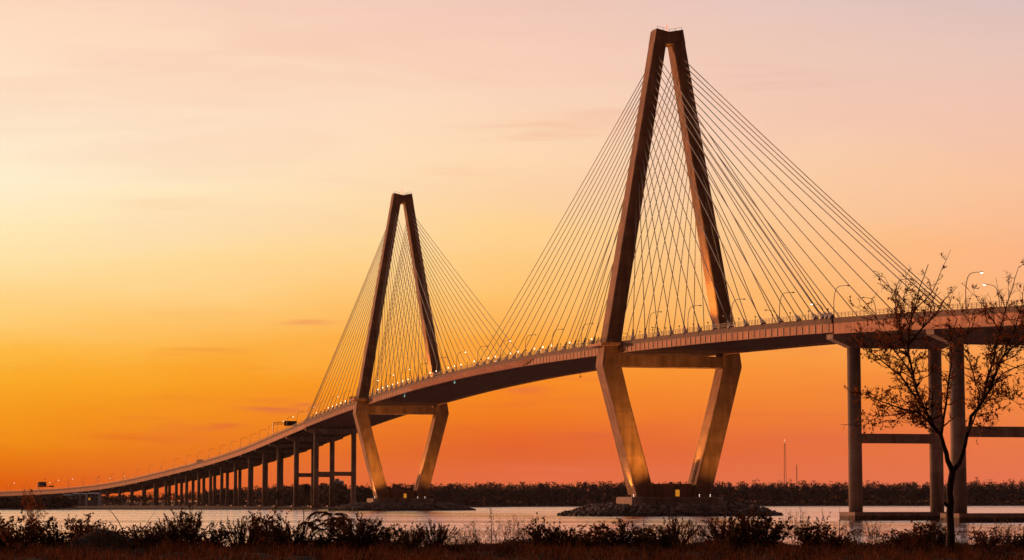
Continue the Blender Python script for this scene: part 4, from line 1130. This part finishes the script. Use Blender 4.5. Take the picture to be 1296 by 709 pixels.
B = np.stack([xx, dd, np.array([gz(a, b) for a, b in zip(xx, dd)]) - .02], 1)
lean = R.normal(0, .3, (N, 2)) * hh[:, None]; T = B + np.stack([lean[:, 0] + .06 * hh, lean[:, 1], hh], 1)
a = R.uniform(0, PI, N); wv = np.stack([np.cos(a), np.sin(a), np.zeros(N)], 1) * R.uniform(.006, .014, N)[:, None]
mid = B * .45 + T * .55 + np.stack([lean[:, 0] * -.1, lean[:, 1] * -.1, hh * .06], 1)
mb = MB(); mb.quads(np.stack([B - wv, B + wv, mid + wv * .8, mid - wv * .8], 1)[gk]); mb.quads(np.stack([mid - wv * .8, mid + wv * .8, T + wv * .15, T - wv * .15], 1)[gk])
# fine seed heads
sel = (R.random(N) < .35) & gk; Sh = T[sel]; mb.quads(oriented_leaves(Sh, R.normal(0, .4, Sh.shape) + np.array([0, 0, 1.]), .07, .012, R))
o = mb.build('grass', M['grass'], None, (0, 70, 3.4)); tag(o, 'rust brown dry grass covering the near bank', 'grass', None, 'stuff')

# ------------------------------------------------------------------ sky and light
SUN_AZ = -46.0; SUN_EL = 4.0     # degrees; azimuth measured from +Y, negative to the left
world = bpy.data.worlds.new('World'); scene.world = world; world.use_nodes = True
nt = world.node_tree; nt.nodes.clear()
N_ = nt.nodes.new; Lk = nt.links.new
out = N_('ShaderNodeOutputWorld'); bg = N_('ShaderNodeBackground'); Lk(bg.outputs[0], out.inputs['Surface'])
tc = N_('ShaderNodeTexCoord'); sp = N_('ShaderNodeSeparateXYZ'); Lk(tc.outputs['Generated'], sp.inputs[0])
def math_(op, a, b=None, c=None, clamp=False):
    n = N_('ShaderNodeMath'); n.operation = op; n.use_clamp = clamp
    for i, v in enumerate((a, b, c)):
        if v is None: continue
        if isinstance(v, (int, float)): n.inputs[i].default_value = v
        else: Lk(v, n.inputs[i])
    return n.outputs[0]
def mrange(v, a, b, c=0.0, d=1.0, smooth=False):
    n = N_('ShaderNodeMapRange'); n.interpolation_type = 'SMOOTHSTEP' if smooth else 'LINEAR'
    Lk(v, n.inputs[0])
    for i, q in enumerate((a, b, c, d)): n.inputs[i + 1].default_value = q
    return n.outputs[0]
def mixc(f, a, b, mode='MIX'):
    n = N_('ShaderNodeMix'); n.data_type = 'RGBA'; n.blend_type = mode
    for s, v in ((n.inputs[0], f), (n.inputs[6], a), (n.inputs[7], b)):
        if isinstance(v, (int, float)): s.default_value = v
        elif isinstance(v, tuple): s.default_value = v
        else: Lk(v, s)
    return n.outputs[2]
el = math_('MULTIPLY', math_('ARCSINE', sp.outputs['Z']), 180 / PI)
az = math_('MULTIPLY', math_('ARCTAN2', sp.outputs['X'], sp.outputs['Y']), 180 / PI)
# cloud bands bend the gradient a little and leave faint streaks
cmb = N_('ShaderNodeCombineXYZ'); Lk(math_('MULTIPLY', az, 0.10), cmb.inputs[0]); Lk(math_('MULTIPLY', el, 0.62), cmb.inputs[1])
cn = N_('ShaderNodeTexNoise'); cn.inputs['Scale'].default_value = 1.0; cn.inputs['Detail'].default_value = 5; cn.inputs['Roughness'].default_value = .55; cn.inputs['Distortion'].default_value = .6
Lk(cmb.outputs[0], cn.inputs['Vector'])
wob = math_('MULTIPLY', math_('SUBTRACT', cn.outputs['Fac'], 0.5), 1.3)
el2 = math_('ADD', el, math_('MULTIPLY', wob, mrange(el, 0.3, 3.0, 0.15, 1.0)))
def ramp(stops):
    n = N_('ShaderNodeValToRGB'); r = n.color_ramp; r.interpolation = 'LINEAR'
    pos = [(e / 14.0, c) for e, c in stops]
    while len(r.elements) < len(pos): r.elements.new(0.5)
    for e, (p_, c) in zip(r.elements, pos): e.position = min(1, p_); e.color = lin(*c)
    Lk(mrange(el2, 0, 14), n.inputs[0]); return n.outputs[0]
# elevation in degrees -> colour of the sky there (left, middle and right of the view)
E_ = lambda y: math.degrees(math.atan((HY - y) / F) )
left = ramp([(0, (216, 84, 2)), (E_(615), (222, 92, 2)), (E_(600), (226, 104, 2)), (E_(580), (233, 122, 5)), (E_(560), (240, 138, 10)), (E_(530), (245, 152, 20)), (E_(490), (251, 170, 34)), (E_(450), (254, 186, 66)), (E_(400), (255, 206, 118)), (E_(330), (255, 228, 168)), (E_(240), (255, 240, 206)), (E_(150), (255, 232, 204)), (E_(60), (255, 222, 192)), (E_(0), (252, 214, 188)), (14, (248, 206, 188))])
mid = ramp([(0, (224, 106, 66)), (E_(615), (226, 108, 66)), (E_(600), (228, 107, 62)), (E_(575), (226, 99, 44)), (E_(555), (231, 103, 38)), (E_(530), (240, 118, 28)), (E_(480), (250, 142, 26)), (E_(430), (253, 168, 62)), (E_(370), (255, 194, 108)), (E_(300), (255, 210, 142)), (E_(200), (254, 217, 178)), (E_(120), (251, 213, 186)), (E_(50), (248, 207, 185)), (E_(0), (243, 204, 189)), (14, (234, 198, 190))])
right = ramp([(0, (228, 114, 80)), (E_(600), (229, 115, 76)), (E_(560), (233, 119, 68)), (E_(510), (243, 136, 62)), (E_(460), (249, 152, 72)), (E_(400), (253, 173, 106)), (E_(330), (253, 181, 130)), (E_(240), (249, 196, 158)), (E_(150), (242, 196, 176)), (E_(60), (230, 197, 186)), (E_(0), (218, 192, 189)), (14, (208, 186, 190))])
sky = mixc(mrange(az, 0.0, 12.2), mixc(mrange(az, -12.2, 0.0), left, mid), right)
# towards the hidden sun the low sky is brighter still
sun_d = math_('ABSOLUTE', math_('SUBTRACT', az, SUN_AZ))
glow = mrange(sun_d, 0, 34, 1.0, 0.0, True)
sky = mixc(math_('MULTIPLY', glow, mrange(el, 0, 16, 0.75, 0.0, True)), sky, lin(255, 205, 110, 1.7))
# pinkish smudges of cloud low over the horizon
cmb2 = N_('ShaderNodeCombineXYZ'); Lk(math_('MULTIPLY', az, 0.32), cmb2.inputs[0]); Lk(math_('MULTIPLY', el, 3.6), cmb2.inputs[1]); cmb2.inputs[2].default_value = 4.2
c2 = N_('ShaderNodeTexNoise'); c2.inputs['Scale'].default_value = 1.0; c2.inputs['Detail'].default_value = 4; c2.inputs['Roughness'].default_value = .5; Lk(cmb2.outputs[0], c2.inputs['Vector'])
band = math_('MULTIPLY', mrange(c2.outputs['Fac'], .56, .74, 0, 1, True), math_('MULTIPLY', mrange(el, .5, 1.6, 0, 1, True), mrange(el, 3.2, 5.2, 1, 0, True)))
sky = mixc(math_('MULTIPLY', band, 0.2), sky, lin(226, 92, 62))
# single thin cloud bars and brushed wisps: azimuth, elevation, half length, half height, tint, strength
wn_ = math_('SUBTRACT', c2.outputs['Fac'], 0.5)
for a0, e0, sa, se, tint, k in ((-5.75, 2.20, 0.75, 0.085, (214, 96, 70), .62), (-6.9, 1.83, 0.42, 0.06, (222, 92, 58), .5), (-5.0, 2.33, 0.30, 0.05, (216, 98, 72), .45), (-4.95, 4.24, 0.62, 0.055, (238, 148, 92), .6),
                                (0.35, 2.66, 0.55, 0.085, (222, 100, 66), .5), (-9.2, 1.55, 0.9, 0.10, (226, 88, 30), .4), (2.1, 1.55, 1.3, 0.10, (216, 92, 62), .35), (7.6, 1.5, 1.6, 0.14, (222, 104, 76), .3), (1.0, 0.75, 1.2, 0.16, (234, 118, 86), .35),
                                (0.9, 9.05, 1.9, 0.20, (243, 190, 160), .55), (2.6, 9.3, 1.2, 0.14, (243, 190, 162), .45), (-8.4, 7.15, 1.3, 0.13, (250, 212, 170), .5), (-1.3, 8.0, 1.0, 0.12, (250, 200, 160), .4), (-9.5, 10.6, 2.4, 0.3, (250, 208, 186), .4), (6.6, 10.2, 1.8, 0.25, (232, 186, 172), .4)):
    da = math_('DIVIDE', math_('SUBTRACT', az, a0), sa)
    de = math_('DIVIDE', math_('ADD', math_('SUBTRACT', el, e0), math_('MULTIPLY', wn_, se * 6.0)), se)
    g_ = math_('EXPONENT', math_('MULTIPLY', math_('ADD', math_('MULTIPLY', da, da), math_('MULTIPLY', de, de)), -1.0))
    sky = mixc(math_('MULTIPLY', g_, k), sky, lin(*tint))
# soft brushed veil in the upper sky
veil = mrange(cn.outputs['Fac'], .40, .66, 0, 1, True)
sky = mixc(math_('MULTIPLY', veil, mrange(el, 4.5, 8, 0, 0.2, True)), sky, lin(240, 186, 158))
# upper sky and the dusk half behind the camera
up = mrange(el, 24, 75, 0, 1, True)
sky = mixc(up, sky, (0.15, 0.12, 0.15, 1))
back = mrange(math_('ABSOLUTE', math_('SUBTRACT', az, -18.0)), 42, 112, 0, 1, True)
sky = mixc(back, sky, (0.094, 0.041, 0.030, 1))
nish = N_('ShaderNodeTexSky'); nish.sky_type = 'NISHITA'; nish.sun_disc = False
nish.sun_elevation = math.radians(SUN_EL); nish.sun_rotation = math.radians(SUN_AZ); nish.altitude = 0; nish.air_density = 1.2; nish.dust_density = 2.5
addn = N_('ShaderNodeVectorMath'); addn.operation = 'MULTIPLY_ADD'
Lk(nish.outputs[0], addn.inputs[0]); addn.inputs[1].default_value = (0.001, 0.001, 0.001); Lk(sky, addn.inputs[2])
Lk(addn.outputs[0], bg.inputs['Color']); bg.inputs['Strength'].default_value = 1.0

sd_ = bpy.data.lights.new('sun', 'SUN'); sd_.energy = 3.4; sd_.angle = math.radians(1.5); sd_.color = (1.0, 0.36, 0.15)
so = bpy.data.objects.new('sun', sd_); COL.objects.link(so)
sv = Vector((math.sin(math.radians(SUN_AZ)) * math.cos(math.radians(SUN_EL)), math.cos(math.radians(SUN_AZ)) * math.cos(math.radians(SUN_EL)), math.sin(math.radians(SUN_EL))))
so.rotation_euler = (-sv).to_track_quat('-Z', 'Y').to_euler(); so.location = (0, 0, 300)

vs_ = scene.view_settings
scene.display_settings.display_device = 'sRGB'
vs_.view_transform = 'Standard'; vs_.look = 'None'; vs_.exposure = 0; vs_.gamma = 1; vs_.use_curve_mapping = False
scene.render.engine = 'CYCLES'
scene.cycles.use_denoising = True
scene.cycles.max_bounces = 6; scene.cycles.transparent_max_bounces = 4
scene.cycles.sample_clamp_indirect = 4.0

# thin evening air over the whole place
if HAZE:
    mb = MB(); mb.hexa([(-3200, -200, -3), (3200, -200, -3), (3200, 3600, -3), (-3200, 3600, -3)], [(-3200, -200, 190), (3200, -200, 190), (3200, 3600, 190), (-3200, 3600, 190)])
    hm = bpy.data.materials.new('evening_air'); hm.use_nodes = True; hn = hm.node_tree; hn.nodes.clear()
    ho = hn.nodes.new('ShaderNodeOutputMaterial'); hv = hn.nodes.new('ShaderNodeVolumePrincipled'); hv.inputs['Color'].default_value = (0.9, 0.8, 0.82, 1)
    hv.inputs['Density'].default_value = HAZE; hv.inputs['Anisotropy'].default_value = 0.35; hn.links.new(hv.outputs[0], ho.inputs['Volume'])
    h_ = mb.build('haze', hm); tag(h_, 'thin warm evening haze over river and bridge', 'haze', None, 'stuff')
